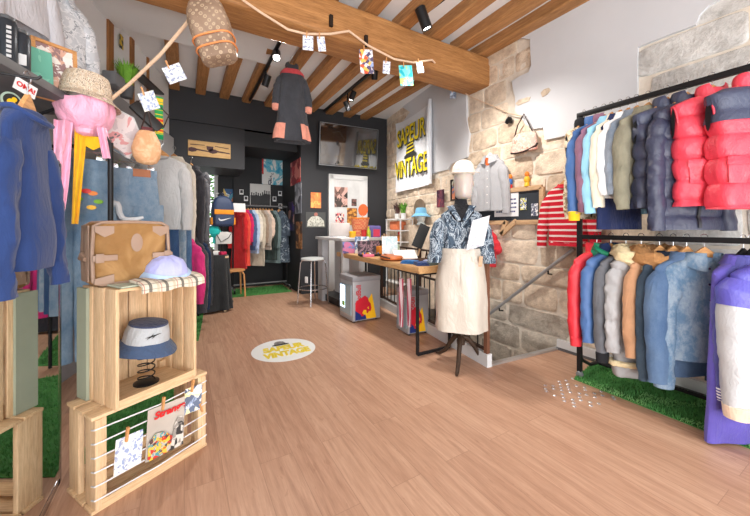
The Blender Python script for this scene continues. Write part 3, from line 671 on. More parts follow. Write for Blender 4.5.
G(0, .905, -31, n='jacket', l='tan suede jacket with brown fur collar on the lower rail', c='jacket', m=cloth('tan_suede', (190, 144, 110), .12), sw=.19, hw=.19, L=.66, th=.035, slv=.6, seed=25, collar='fur', cmat=flat('brown_fur', (168, 122, 78), .95, 0, .2, 60, .8, 220), hlab='tan suede jacket', yoke=None)
G(0, .835, -31, n='denim_jacket', l='dark slate denim jacket behind the long blue denim one', c='jacket', m=denim('slate_denim', (66, 84, 104), (112, 132, 150), .5), sw=.19, hw=.2, L=.7, th=.035, slv=.72, seed=26, collar='fold', cmat=denim('dark_collar', (44, 54, 72), (70, 80, 100)), buttons=STEEL, hlab='dark slate denim jacket')
G(0, .77, -28, n='denim_jacket', l='long mid blue denim jacket with hanging sleeve on the lower rail', c='jacket', m=denim('mid_denim', (96, 130, 178), (152, 182, 218), .5), sw=.2, hw=.21, L=.74, th=.035, slv=.70, seed=27, collar='fold', buttons=STEEL, pockets=1, hlab='long mid blue denim jacket', r0=.08, r1=.06)
LIGHTD = denim('light_denim', (120, 164, 208), (210, 230, 246), .85, True)
G(0, .690, -46, n='denim_jacket', l='faded light blue denim jacket with ruffled front and big wooden hanger', c='jacket', m=LIGHTD, sw=.205, hw=.2, L=.62, th=.045, slv=.68, seed=28, collar='fold', placket=LIGHTD, buttons=STEEL, pockets=2, hlab='faded light blue denim jacket', fold=.014, wr=.014, cuffs=LIGHTD, r0=.078, r1=.055)
def badge(t, P):
    p = P(-PI/2-.75, .26, .012); b = new(); prism(b, [(-.035, .03), (.035, .03), (.035, -.01), (0, -.045), (-.035, -.01)], .004, Matrix.Translation(p) @ Matrix.Rotation(-.4, 4, 'Z')); obj('badge', b, flat('badge_white', (232, 230, 235), .6), t)
VIOL = cloth('violet_blue', (84, 84, 152), .12)
G(0, .50, -30, n='sweatshirt', l='violet blue sweatshirt with white badge beside the pale bomber jacket', c='sweatshirt', m=VIOL, sw=.17, hw=.18, L=.64, th=.04, slv=.64, seed=29, collar='fold', cmat=VIOL, extra=badge, hlab='violet blue sweatshirt', hmat=BLACKP, cuffs=stripes('striped_rib', (80, 80, 150), (225, 225, 230), .016))
G(0, .53, -23, n='long_fleece', l='long violet fleece reaching down almost to the grass mat', c='robe', m=cloth('violet_fleece', (92, 82, 164), .14), sw=.19, hw=.25, L=1.0, th=.045, slv=0, seed=30, collar='fold', hlab='long violet fleece', hmat=BLACKP)
BOMB = nylon('pale_satin', (186, 187, 190), rough=.4)
G(0, .40, -36, n='bomber_jacket', l='white bomber jacket with violet shoulders at the right edge', c='jacket', m=BOMB, sw=.22, hw=.22, L=.72, th=.07, slv=.70, seed=31, sltop=nylon('violet_satin', (92, 88, 182)), collar='stand', yoke=nylon('violet_satin', (92, 88, 182)), zipm=ZIPM, hlab='white and violet bomber jacket', r0=.095, r1=.06, fl=.9, cuffs=cloth('beige_rib', (222, 198, 176)))
# red striped sweater and other things hung on the stone wall
STR = stripes('red_white_stripe', (196, 36, 52), (226, 212, 208), .056, .32)
def pricetag(t, P):
    p = P(-PI/2+.12, .2, .012); b = new(); box(b, p, (.05, .003, .09)); obj('paper_tag', b, flat('pink_paper', (238, 190, 190), .7), t)
p = onX(567, 168, XR-.09)
garment('striped_sweater', 'red and white striped sweater hung flat on the stone wall', 'sweater', (p.x, p.y, p.z-.03), RZ_R+.05, STR, sw=.185, hw=.185, L=.58, th=.045, slv=.54, seed=41, collar='crew', cmat=cloth('red_rib', (206, 40, 58)), extra=pricetag, hlab='striped sweater on the stone wall', fwd=.0, out=.06, hem=cloth('red_rib', (206, 40, 58)), wr=.008)
# grey pinstripe shirt on the wall above the board
PIN = stripes('pinstripe', (186, 187, 190), (160, 161, 166), .012, .6, 0, .004)
p = onX(490, 150, XR-.1)
def neckcard(t, P):
    p = P(-PI/2, .05, .012); b = new(); prism(b, [(-.035, .03), (.035, .03), (.02, -.06), (-.02, -.06)], .006, Matrix.Translation(p)); obj('neck_label', b, flat('orange_print', (214, 98, 48), .6), t)
garment('pinstripe_shirt', 'grey pinstripe shirt hanging high on the stone wall behind the mannequin', 'shirt', (p.x, p.y, p.z+.03), RZ_R+.12, PIN, sw=.175, hw=.19, L=.62, th=.045, slv=.54, seed=42, collar='fold', extra=neckcard, placket=PIN, buttons=flat('shell_button', (235, 232, 225), .3), cuffs=PIN, hlab='grey pinstripe shirt', fwd=.0, out=.03, hmat=flat('white_plastic', (225, 225, 225), .5), r0=.07, r1=.05)
p = onX(486, 222, XR-.1)
garment('tee_shirt', 'red tee shirt hanging low on the wall behind the mannequin', 'shirt', (p.x, p.y, p.z+.02), RZ_R+.1, cloth('tomato_red', (206, 52, 62)), sw=.15, hw=.15, L=.42, th=.035, slv=.12, seed=43, collar='crew', hlab='red tee shirt', r0=.06, r1=.055, fwd=0, out=.0)
# speech bubble board
OAKL = wood('light_oak', (214, 180, 142), (180, 142, 106), 'X', 1.5)
a = onX(543, 187, XR-.03); c = onX(477, 226, XR-.03); cy, wd = (a.y+c.y)/2, abs(a.y-c.y)
zt, zb = onX(543, 187, XR-.03).z, onX(543, 222, XR-.03).z
t = thing('chalkboard', 'speech bubble chalkboard in a wooden frame on the stone wall', 'chalkboard', (XR-.045, cy, zb), RZ_R); hh = zt-zb; xl, xr = -wd/2, wd/2; tx = cy-onX(508, 226, XR-.045).y
CHALK = flat('chalk_black', (52, 58, 66), .8, 0, .2, 3)
b = new(); box(b, (0, .01, hh/2), (wd-.04, .01, hh-.04)); obj('panel', b, CHALK, t)
b = new()
for p_, q_ in (((xl, hh), (xr, hh)), ((xr, hh), (xr, 0)), ((xl, hh), (xl, 0)), ((tx+.10, 0), (xr, 0)), ((xl, 0), (tx-.02, 0)), ((tx-.02, .02), (tx-.09, -.14)), ((tx-.09, -.14), (tx+.11, .02))): bar(b, (p_[0], 0, p_[1]), (q_[0], 0, q_[1]), .05, .034, (0, 1, 0), .004)
obj('bubble_frame', b, OAKL, t)
PAPER = flat('white_paper', (232, 232, 234), .7, 0, .03); INKB = flat('ink_blue', (70, 76, 120), .7)
pw = .32
b = new(); box(b, (xl+.44, -.002, hh*.55), (pw, .003, .26)); pp = obj('notice', b, PAPER, t)
b = new(); R = random.Random(2)
for r_ in range(4):
    x = xl+.44-pw*.42
    while x < xl+.44+pw*.36: k = R.uniform(.02, .05); box(b, (x+k/2, -.0045, hh*.55+.06-.045*r_), (k*.8, .0015, .016)); x += k
obj('writing', b, INKB, pp)
cards = [printed('card_print_blue', [(232, 234, 240), (150, 165, 200), (60, 70, 110), (225, 220, 120)], 70), printed('card_print_grey', [(236, 236, 238), (176, 180, 190), (80, 86, 110)], 60, 3)]
for x, z in ((xl+.66, .55), (xl+.79, .36)):
    b = new(); box(b, (x, -.003, hh*z), (.075, .003, .13)); obj('card', b, cards[x > xl+.7], t)
def figure(name, label, loc, cols):
    t = thing(name, label, 'toy', loc, RZ_R); b = new(); lathe(b, [(.02, 0), (.03, .005), (.022, .05), (.012, .06)], 12); obj('feet', b, cols[0], t)
    b = new(); lathe(b, [(.022, .045), (.032, .065), (.026, .1), (.01, .115)], 12); obj('torso', b, cols[1], t)
    b = new(); lathe(b, [(.01, .105), (.024, .12), (.026, .14), (.016, .158), (.003, .163)], 12); obj('head', b, cols[2], t)
p = onX(510, 186, XR-.045)
RP, BP, YP, OP = [flat(n_, c_, .4) for n_, c_ in (('toy_red', (206, 50, 48)), ('toy_blue', (60, 110, 180)), ('toy_yellow', (232, 180, 50)), ('toy_orange', (226, 130, 50)))]
figure('toy_figure', 'small blue and red toy figure standing on the chalkboard frame', (XR-.045, p.y, zt+.02), (RP, BP, OP))
p = onX(527, 186, XR-.045); figure('toy_figure', 'small yellow toy figure standing on the chalkboard frame', (XR-.045, p.y, zt+.02), (YP, YP, OP))
# clear handbag with a dark frame hanging high on the wall
a = onX(524, 114, XR-.06); k = onX(513, 136, XR-.06); e = onX(534, 141, XR-.06)
t = thing('handbag', 'pink patterned handbag with dark handle hanging high on the stone wall', 'handbag', (XR-.06, a.y, e.z-.09), RZ_R); hb = a.z-(e.z-.09)
PINKB = blotch('pink_pattern', [(0, (196, 172, 160)), (.5, (226, 196, 182)), (.6, (214, 140, 124)), (.68, (190, 176, 164))], 22); BRD = flat('dark_leather', (58, 42, 38), .5)
b = new(); lathe(b, [(.02, .0), (.15, .0), (.155, .02), (.14, .16), (.10, .20), (.02, .205)], 24, sy=.3); obj('body', b, PINKB, t)
b = new(); tube(b, [(-.12, 0, .17), (-.07, -.01, .30), (-.0, 0, hb), (.055, -.01, .30), (.12, 0, .15)], .007, 8); obj('handle', b, BRD, t)
b = new(); tube(b, [(-.15, -.01, .01), (-.08, -.03, -.005), (.05, -.035, .0), (.15, -.015, .035), (.15, 0, .06)], .012, 8); obj('base_trim', b, BRD, t)
p = onX(508, 121, XR-.05); t = thing('clip_lamp', 'small dark clip spot with cable on the stone pier', 'lamp', p, RZ_R)
b = new(); lathe(b, [(.02, -.03), (.03, .0), (.03, .04), (.012, .05)], 14, M=Matrix.Rotation(.9, 4, 'Y')); obj('head', b, BLACKP, t); b = new(); box(b, (.02, .03, -.01), (.02, .05, .03)); obj('clip', b, BLACKP, t)
# shop banner
t0 = on2(396, 124, .05); t1 = on2(431.5, 101, .05); b0 = on2(396.5, 193, .05); b1 = on2(432, 184, .05)
c = (t0+t1+b0+b1)/4; wd = (V(t1[:2])-V(t0[:2])).length; hl = (t0.z-b0.z); hr_ = (t1.z-b1.z)
t = thing('shop_banner', 'white cloth banner with yellow shop name and hat emblem', 'banner', (c.x, c.y, 0), RZ_2)
zt0, zt1, zb0, zb1 = t0.z, t1.z, b0.z, b1.z
BAN = cloth('banner_white', (226, 230, 236), .02, .8)
def bf(s, q): x = -wd/2+wd*s; top = zt0+(zt1-zt0)*s-.05*math.sin(PI*s); bo = zb0+(zb1-zb0)*s; return (x, -.012+.02*math.sin(s*9+q*2)*(.4+.6*abs(s-.5))+.012*math.sin(q*5+s*3), top+(bo-top)*q)
b = new(); sheet(b, bf, 30, 30, .002); obj('cloth', b, BAN, t)
BY = flat('banner_yellow', (222, 200, 40), .7); zc = (zt0+zb0)/2
for s_, z_, w_ in (('SAPEUR', zc+.29, wd*.8), ('VINTAGE', zc-.27, wd*.92)):
    text('lettering_shadow', s_, .42, INK, t, (.015, -.042, z_-.015), (PI/2, 0, 0), .001, .018, w_); text('lettering', s_, .42, BY, t, (0, -.046, z_), (PI/2, 0, 0), .001, .005, w_)
hat_logo(t, (0, -.044, zc-.09), (0, 0, 0), .42, BY)
b = new(); tube(b, [(wd/2-.01, -.03, zt1+.02), (wd/2+.0, -.05, zt1-.5), (wd/2+.01, -.04, zb1)], [.03, .045, .03], 8); obj('gathered_edge', b, BAN, t)
# ---------------------------------------------------------------- television wall
sT = lambda u, v: onT(u, v, -.0)
def poster(name, label, c, rz, w, h, mat, cat='poster', th=.006, frame=None, group=None, lean=0):
    t = thing(name, label, cat, c, group=group, rot=(lean, 0, rz)); b = new(); box(b, (0, 0, 0), (w, th, h)); obj('print', b, mat, t)
    if frame:
        b = new()
        for s in (-1, 1): bar(b, (s*w/2, -th/2, -h/2-.01), (s*w/2, -th/2, h/2+.01), .02, .022, (0, 1, 0)); bar(b, (-w/2, -th/2, s*h/2), (w/2, -th/2, s*h/2), .02, .022, (0, 1, 0))
        obj('frame', b, frame, t)
    return t
def facep(f, u0, v0, u1, v1, off):
    a, c = f(u0, v0, off), f(u1, v1, off); a2, c2 = f(u0, v1, off), f(u1, v0, off)
    return (a+c)/2, (V(a[:2])-V(c[:2])).length, ((a.z-a2.z)+(c2.z-c.z))/2
fT = lambda u, v, o: onL(u, v, AT, DT, o)
c, w_, h_ = facep(fT, 319.5, 127, 377, 165, .16)
t = thing('television', 'large flat black television high on the dark wall', 'television', c, rot=(.10, 0, RZ_T)); n = NT('tv_glass'); TVG = n.done(rgb(30, 32, 34), .05, 0, 1.0); n.b.inputs['IOR'].default_value = 2.2
b = new(); box(b, (0, .012, 0), (w_, .045, h_+.04), bev=.006); obj('housing', b, BLACKP, t)
b = new(); box(b, (0, -.013, 0), (w_-.03, .006, h_+.01)); obj('screen', b, TVG, t)
b = new()
for s in (-1, 1): bar(b, (s*w_/2, -.013, -h_/2-.02), (s*w_/2, -.013, h_/2+.02), .012, .012, (0, 1, 0)); bar(b, (-w_/2, -.013, s*(h_/2+.02)), (w_/2, -.013, s*(h_/2+.02)), .012, .012, (0, 1, 0))
obj('bezel', b, flat('silver_bezel', (150, 152, 155), .3, .8), t); b = new(); box(b, (0, .08, 0), (.3, .1, .2)); obj('wall_bracket', b, BLACKM, t)
# white door
c, w_, h_ = facep(fT, 328.5, 174, 366.5, 296, .03); zt = c.z+h_/2-.0; d_ = struct('door_1', (lambda b: (box(b, (0, 0, zt/2), (w_-.14, .05, zt-.07)), b)[1])(new()), TRIMW); d_.location = (c.x, c.y, 0); d_.rotation_euler = (0, 0, RZ_T)
b = new()
for s in (-1, 1): box(b, (s*(w_/2-.04), -.005, zt/2), (.09, .07, zt), bev=.004)
box(b, (0, -.005, zt-.04), (w_, .07, .09), bev=.004); obj('door_frame', b, TRIMW, d_)
b = new(); box(b, (0, -.028, zt*.72), (w_-.32, .008, zt*.46)); box(b, (0, -.028, zt*.25), (w_-.32, .008, zt*.36)); obj('door_panel', b, flat('door_panel_white', (198, 199, 200), .5), d_)
FP = [('framed_photograph', 'dark framed photograph, largest picture on the white door', 334.5, 187, 347.5, 207, [(46, 40, 40), (120, 90, 84), (200, 160, 150), (70, 60, 58)], 9), ('small_photograph', 'small dark square photograph on the right of the white door', 351.5, 199, 356.5, 206, [(60, 50, 48), (120, 84, 80)], 30), ('picture_card', 'white card with a red picture on the lower left of the white door', 335.5, 213, 344, 224, [(232, 230, 228), (200, 60, 70), (90, 60, 80), (230, 200, 190)], 26), ('artwork', 'brown and gold picture on the white door above the basket', 347, 208, 357, 225, [(170, 110, 50), (210, 150, 70), (120, 74, 40)], 22)]
for i, (n_, l_, u0, v0, u1, v1, cs, s_) in enumerate(FP):
    c, w_, h_ = facep(fT, u0, v0, u1, v1, .062); poster(n_, l_, c, RZ_T, w_, h_, printed(n_+'_print', cs, s_, i), 'picture', .008)
c, w_, h_ = facep(fT, 310.8, 192.5, 321, 208, .01); poster('poster', 'orange and yellow poster on the dark wall left of the door', c, RZ_T, w_, h_, blotch('orange_poster', [(0, (246, 130, 80)), (.45, (250, 150, 90)), (.55, (252, 190, 110)), (.62, (240, 110, 70))], 6))
c, w_, h_ = facep(fT, 306, 212, 325.5, 227.5, .01); t = poster('poster', 'dark poster of a person in a pale jacket below the orange one', c, RZ_T, w_, h_, flat('poster_grey', (78, 80, 80), .5, 0, .1))
b = new(); prism(b, [(-.16, -.12), (.16, -.12), (.15, -.02), (.08, .05), (.03, .07), (-.03, .07), (-.09, .05), (-.15, -.02)], .003); obj('pale_jacket_print', b, blotch('pale_print', [(0, (160, 160, 150)), (.45, (206, 206, 196)), (.6, (130, 132, 124))], 20), t, loc=(0, -.004, 0)); b = new(); lathe(b, [(.001, 0), (.034, .001), (.001, .002)], 14, (0, -.004, .10), Matrix.Rotation(PI/2, 4, 'X')); obj('face_print', b, flat('face_print', (170, 110, 100), .6), t)
# posters on the side of the recess (seen edge on)
fS = lambda u, v, o: onX(u, v, 1.80-o*.35)
for l_, u0, v0, u1, v1, cs, s_ in (('red poster high on the dark side wall of the recess', 290.5, 161, 300.5, 185, [(206, 60, 66), (150, 40, 50), (230, 140, 130)], 6), ('grey poster on the dark side wall below the red one', 295, 183, 301.5, 214, [(70, 74, 84), (130, 136, 148), (180, 186, 196)], 8), ('purple poster of a standing figure on the dark side wall', 288.5, 202, 294, 231, [(70, 50, 130), (50, 44, 70), (40, 40, 46), (180, 140, 130)], 7), ('brown and gold poster lowest on the dark side wall', 296, 222, 302, 249, [(140, 90, 50), (190, 140, 90), (70, 50, 40)], 9)):
    c, w_, h_ = facep(fS, u0, v0, u1, v1, .012); poster('poster', l_, c, RZ_R, w_, h_, printed('p_'+l_[:12].replace(' ', '_'), cs, s_, len(l_)))
# posters in the recess
fB = lambda u, v, o: onY(u, v, 6.95-o*.35)
c, w_, h_ = facep(fB, 262, 158, 282.5, 184.5, .012); t = poster('poster', 'white and turquoise poster with red edge on the recess wall', c, 0, w_, h_, blotch('turquoise_poster', [(0, (70, 160, 196)), (.42, (120, 190, 210)), (.5, (225, 228, 226)), (.62, (90, 96, 110)), (.68, (210, 216, 220))], 4))
b = new(); box(b, (-w_/2+.015, -.005, .1), (.03, .003, h_*.6)); obj('red_edge', b, RP, t); b = new()
c, w_, h_ = facep(fB, 250, 184, 270.5, 206, .012); t = poster('poster', 'black and white poster of a group of standing people', c, 0, w_, h_, flat('poster_pale', (206, 206, 204), .6, 0, .05))
b.free(); R = random.Random(4)
b = new()
for i in range(9): x = -w_*.42+w_*.84*i/8; hh = h_*R.uniform(.55, .72); prism(b, [(x-.02, -h_*.48), (x+.02, -h_*.48), (x+.026, -h_*.48+hh*.75), (x+.01, -h_*.48+hh*.82), (x+.012, -h_*.48+hh), (x-.012, -h_*.48+hh), (x-.01, -h_*.48+hh*.82), (x-.026, -h_*.48+hh*.75)], .003)
obj('people_print', b, flat('print_dark', (66, 66, 68), .7), t, loc=(0, -.005, 0))
for u, v in ((241.5, 192), (246, 198.5), (274.5, 199), (280, 193.5), (280.3, 206)):
    p = fB(u, v, .012); 
    t = thing('photo_card', 'small black and white photo card on the recess wall', 'photo card', p, 0, 'small photo cards on the recess wall'); b = new(); box(b, (0, 0, 0), (.075, .004, .1)); obj('card', b, PAPER, t); b = new(); box(b, (0, -.003, .008), (.05, .002, .06)); obj('picture', b, flat('print_dark', (66, 66, 68), .7), t)
c, w_, h_ = facep(lambda u, v, o: onY(u, v, 6.90-o*.35), 223.5, 189, 235.5, 206, .012); poster('poster', 'blue and yellow poster on the dark door beside the garden window', c, 0, w_, h_, printed('p_blue_yellow', [(70, 150, 180), (230, 200, 110), (40, 90, 140), (220, 130, 80)], 5, 4))
# long wooden sign on the boxing
c, w_, h_ = facep(lambda u, v, o: onY(u, v, 5.85-o), 188, 142, 230.5, 157, .015); t = poster('wooden_sign', 'long pale wooden panel with two guitars painted on the dark boxing', c, 0, w_, h_, wood('plywood', (216, 180, 124), (190, 150, 96), 'X', .8), 'sign', .02)
b = new()
for s in (-1, 1):
    x0 = -w_*.27*s if s > 0 else w_*.12
    x0 = -w_*.33 if s > 0 else w_*.15; prism(b, [(x0-.10, -.03), (x0-.05, -.045), (x0, -.03), (x0+.02, -.012), (x0+.2, -.022), (x0+.2, -.006), (x0+.02, .012), (x0-.01, .025), (x0-.06, .03), (x0-.10, .015)], .003)
prism(b, [(-.05, .07), (.05, .07), (.045, .02), (0, -.02), (-.045, .02)], .003); prism(b, [(-w_*.45, .065), (-w_*.12, .075), (-w_*.12, .085), (-w_*.45, .078)], .003); prism(b, [(w_*.12, .075), (w_*.45, .06), (w_*.45, .072), (w_*.12, .085)], .003)
obj('painting', b, flat('paint_brown', (76, 52, 56), .6), t, loc=(0, -.0115, -.02))
# ---------------------------------------------------------------- mannequin and its outfit
MX, MY = 2.10, 2.085
t = thing('mannequin', 'dress form mannequin with translucent pale head on a dark wooden tripod foot', 'mannequin', (MX, MY, 0), math.radians(-42))
DKW = wood('dark_wood', (74, 56, 44), (48, 36, 28), 'Z', 1.2, .45)
b = new(); lathe(b, [(.012, .16), (.034, .17), (.038, .2), (.026, .23), (.022, .30), (.02, .98)], 18); obj('pole', b, DKW, t)
for k in range(3):
    a = 2*PI*k/3+.35; dr = V((math.cos(a), math.sin(a), 0)); b = new(); pts = [dr*.02+V((0, 0, .235)), dr*.06+V((0, 0, .225)), dr*.12+V((0, 0, .15)), dr*.17+V((0, 0, .07)), dr*.24+V((0, 0, .022)), dr*.28+V((0, 0, .015))]
    tube(b, pts, [.02, .022, .02, .018, .016, .012], 12); obj('leg', b, DKW, t)
BODYK = cloth('black_jersey', (36, 36, 40))
b = new(); lathe(b, [(.02, .9), (.15, .92), (.165, .98), (.12, 1.08), (.14, 1.22), (.14, 1.32), (.10, 1.375), (.058, 1.40), (.052, 1.44), (.05, 1.52), (.02, 1.53)], 28, sy=.62); obj('torso', b, BODYK, t)
n = NT('translucent_head'); n.b.inputs['Transmission Weight'].default_value = .25; n.b.inputs['Subsurface Weight'].default_value = .3; HEADM = n.done(rgb(222, 212, 204), .3, 0, .5)
b = new(); rings = []
for z, rx, ry, cy in ((1.46, .04, .04, .0), (1.475, .062, .07, -.02), (1.50, .072, .088, -.02), (1.54, .078, .098, -.012), (1.59, .083, .104, -.004), (1.64, .086, .108, .002), (1.69, .082, .104, .004), (1.73, .062, .084, .004), (1.752, .02, .03, .004)):
    ring = []
    for k in range(32):
        a = 2*PI*k/32; y = ry*math.sin(a); f = max(0, -math.sin(a))**8
        y -= f*(.022*math.exp(-((z-1.585)/.022)**2)+.010*math.exp(-((z-1.535)/.014)**2)+.012*math.exp(-((z-1.49)/.02)**2) - .012*math.exp(-((z-1.62)/.018)**2)); ring.append(V((rx*math.cos(a)+.02, cy+y, z-.02)))
    rings.append(ring)
quads(b, rings, True, True, True); hd = obj('head', b, HEADM, t, sub=1)
for s in (-1, 1):
    b = new(); lathe(b, [(.004, 0), (.016, .004), (.012, .009), (.003, .01)], 12, (s*.083+.02, .008, 1.58), Matrix.Rotation(s*PI/2, 4, 'Y'), sx=1.7); obj('ear', b, HEADM, hd)
# cap
CAPM = cloth('cream_cap', (232, 224, 212), .05)
t = thing('cap', 'cream cap with turned up rim on the mannequin head', 'hat', (MX+.015, MY-.013, 1.66), math.radians(-42)); b = new(); lathe(b, [(.096, 0), (.098, .03), (.088, .075), (.066, .108), (.03, .125), (.003, .128)], 28, sy=1.2, cap0=True); obj('crown', b, CAPM, t)
b = new(); sheet(b, lambda s, q: ((.094+.05*q)*math.cos(PI+.25+(PI-.5)*s), (1.2*.094+.062*q)*math.sin(PI+.25+(PI-.5)*s), .012-.015*q+.012*abs(s-.5)), 20, 4, .004); obj('peak', b, CAPM, t)
b = new(); lathe(b, [(.095, 0), (.099, .012), (.098, .024), (.093, .03)], 28, sy=1.2, cap0=False, cap1=False); obj('band', b, CAPM, t)
CRACK = blotch('crackle_print', [(0, (42, 52, 66)), (.40, (78, 96, 114)), (.48, (182, 194, 204)), (.53, (60, 74, 92)), (.60, (150, 166, 180)), (.66, (46, 56, 70))], 8, 7, 1.6, .55, (1.7, 1.7, .8), True, .2)
t = garment('patterned_shirt', 'blue grey crackle print shirt worn by the mannequin', 'shirt', (MX, MY, 1.50), math.radians(-42), CRACK, sw=.215, hw=.195, L=.50, th=.115, slv=.40, seed=51, collar=None, buttons=flat('shell_button', (235, 232, 225), .3), placket=CRACK, hung=False, fwd=.03, out=.05, r0=.085, r1=.065, fl=.9, fold=.006, waist=0 if 0 else None) if 0 else None
def mshirt():
    t = thing('patterned_shirt', 'blue grey crackle print shirt worn by the mannequin', 'shirt', (MX, MY, 1.50), math.radians(-42))
    P = body_fn(.175, .145, .47, .098, 51, .07, .06, wr=.012, fold=.006); obj('body', body_mesh(P, 34, 48), CRACK, t)
    obj('placket', patch(P, -PI/2-.11, -PI/2+.11, .32, .985, .005, 4, 20), CRACK, t)
    for s in (-1, 1): obj('sleeve', sleeve_mesh(s, .175, .07, .42, 51+s, .078, .06, .05, .02, 0, .1, .013, .95), CRACK, t)
    def front(x, s_, off): return V((x, -(.098*.75)*(1-(abs(x)/.19)**2.6)**.5*smoothstep(-.04, .10, s_)-.03-off, Z0-s_))
    b = new(); sheet(b, lambda u, q: front((.062*(1-q)+.004)*(2*u-1), -.012+.125*q, .016+.004*q), 8, 10, .003); obj('neck_opening', b, BODYK, t)
    for s in (-1, 1):
        b = new(); sheet(b, lambda u, q: front(s*(.062*(1-u)+.006+.055*q*(1-.55*u)), -.014+.13*u+.012*q, .022+.012*math.sin(PI*q*.8)), 10, 6, .004); obj('collar', b, CRACK, t)
mshirt()
n = NT('satin_ivory'); n.bump(n.noise(11, n.map((1.3, 1.3, .5)), 4, .55, 1.2), .4, .025); IVORY = n.done(rgb(206, 198, 186), .32, 0, .5)
t = thing('skirt', 'shiny ivory straight skirt worn by the mannequin', 'skirt', (MX, MY, 0), math.radians(-42))
def skP(a, q, off=0):
    z = 1.015-.705*q; w = .165+.055*min(1, q*2.4)+.008*q; d = .112+.045*min(1, q*3)+.012*q; r = off+.012*q*math.sin(5*a+1)+.01*noise.noise((math.cos(a)*2, math.sin(a)*2, q*4)); return V((w*math.cos(a)+r*math.cos(a), d*math.sin(a)+r*math.sin(a), z))
b = new(); rings = [[skP(2*PI*k/48, i/26) for k in range(48)] for i in range(27)]; rings = [[V((p.x*.9, p.y*.9, p.z-.002)) for p in rings[0]]] + rings + [[V((p.x*.93, p.y*.93, p.z+.03)) for p in rings[-1]], [V((p.x*.5, p.y*.5, p.z+.12)) for p in rings[-1]]]
quads(b, rings, True, True, True); obj('body', b, IVORY, t)
b = new(); sheet(b, lambda s, q: skP(-PI+2*PI*s*.999, .0+.055*q, .005), 48, 3, .004); obj('waistband', b, IVORY, t)
b = new(); sheet(b, lambda s, q: skP(-PI/2-.05+.1*s, .06+.36*q, .004), 4, 12, .003); obj('fly', b, IVORY, t)
for s in (-1, 1): b = new(); sheet(b, lambda u, q: skP(-PI/2+s*(.45+.5*u), .09+.05*(1-u)*q+.12*u, .005), 8, 3, .003); obj('pocket_edge', b, IVORY, t)
b = new(); p = skP(-PI/2+.95, .16, .012); box(b, (0, 0, 0), (.055, .002, .10)); obj('price_tag', b, flat('kraft_tag', (222, 182, 150), .7), t, loc=p, rot=(.1, 0, .9))
t = thing('plastic_sleeve', 'white crinkled paper sheet with printed lines tucked against the mannequin arm', 'paper', (0, 0, 0)); q0 = W(478, 233, 2.66)
PLS = blotch('crinkled_print', [(0, (206, 210, 218)), (.45, (230, 232, 236)), (.55, (188, 192, 202)), (.62, (236, 238, 240))], 12, 6, 1, .3, (1, 1, 2))
vx = V((RV[0], RV[1], 0))*.95+V((0, 0, .28)); vy = V((-.18, .1, -1)); vx.normalize(); vy.normalize()
b = new(); sheet(b, lambda s, q: q0+vx*(s-.5)*.15+vy*(q-.5)*.25+V((-.7, -.7, 0))*(.012*math.sin(s*7+q*5)), 12, 16, .002); obj('sheet', b, PLS, t)
# ---------------------------------------------------------------- balustrade round the stairwell
BRN = flat('brown_iron', (66, 50, 44), .5, .3, .1)
t = thing('balustrade', 'dark iron balustrade with zigzag band beside the stairwell', 'balustrade', (2.25, 1.93, 0)); e = V((.36, 2.32, 0))
def PT(k, z): return e*k+V((0, 0, z))
for k in (0.0, .5, 1.0): b = new(); bar(b, PT(k, .10), PT(k, .95), .035, .035, (0, 1, 0)); obj('post', b, flat('brown_post', (112, 74, 56), .55) if k == 0 else BRN, t)
for z in (.14, .62, .93): b = new(); bar(b, PT(0, z), PT(1, z), .03, .02); obj('rail', b, BRN, t)
for k in range(1, 20):
    if k != 10: b = new(); tube(b, [PT(k/20, .14), PT(k/20, .62)], .007, 6); obj('baluster', b, BLACKM, t)
b = new(); tube(b, [PT(k/28, .64 if k % 2 else .92) for k in range(29)], .008, 6, flatten=None); obj('zigzag_band', b, BRN, t)
# ---------------------------------------------------------------- long display table
t = thing('display_table', 'long narrow wooden display table on thin black metal legs', 'table', (1.85, 2.36, 0)); ZT = .83
TABW = wood('honey_pine', (226, 184, 132), (188, 136, 84), 'Y', .8, .45)
b = new(); m = 26; rings = []
for i in range(m+1):
    y = 2.08*i/m; w0 = .0+.10*i/m+.012*noise.noise((i*.5, 1, 0)); rings.append([V((w0, y, ZT)), V((w0-.006, y, ZT-.03)), V((w0+.008, y, ZT-.062)), V((w0+.44, y, ZT-.062)), V((w0+.445, y, ZT-.03)), V((w0+.44, y, ZT))])
quads(b, rings, True, True, True); obj('table_top', b, TABW, t)
for y in (.05, 1.95):
    b = new(); x0 = .02+.1*y/2
    for p_, q_ in (((x0, y, .012), (x0, y, ZT-.06)), ((x0+.40, y, .012), (x0+.40, y, ZT-.06)), ((x0, y, .012), (x0+.40, y, .012)), ((x0, y, ZT-.072), (x0+.4, y, ZT-.072))): bar(b, p_, q_, .024, .024, (0, 1, 0) if p_[0] == q_[0] else (0, 0, 1), .002)
    obj('leg_frame', b, BLACKM, t)
def onTab(u, v, z=ZT): return Fl(u, v, z)
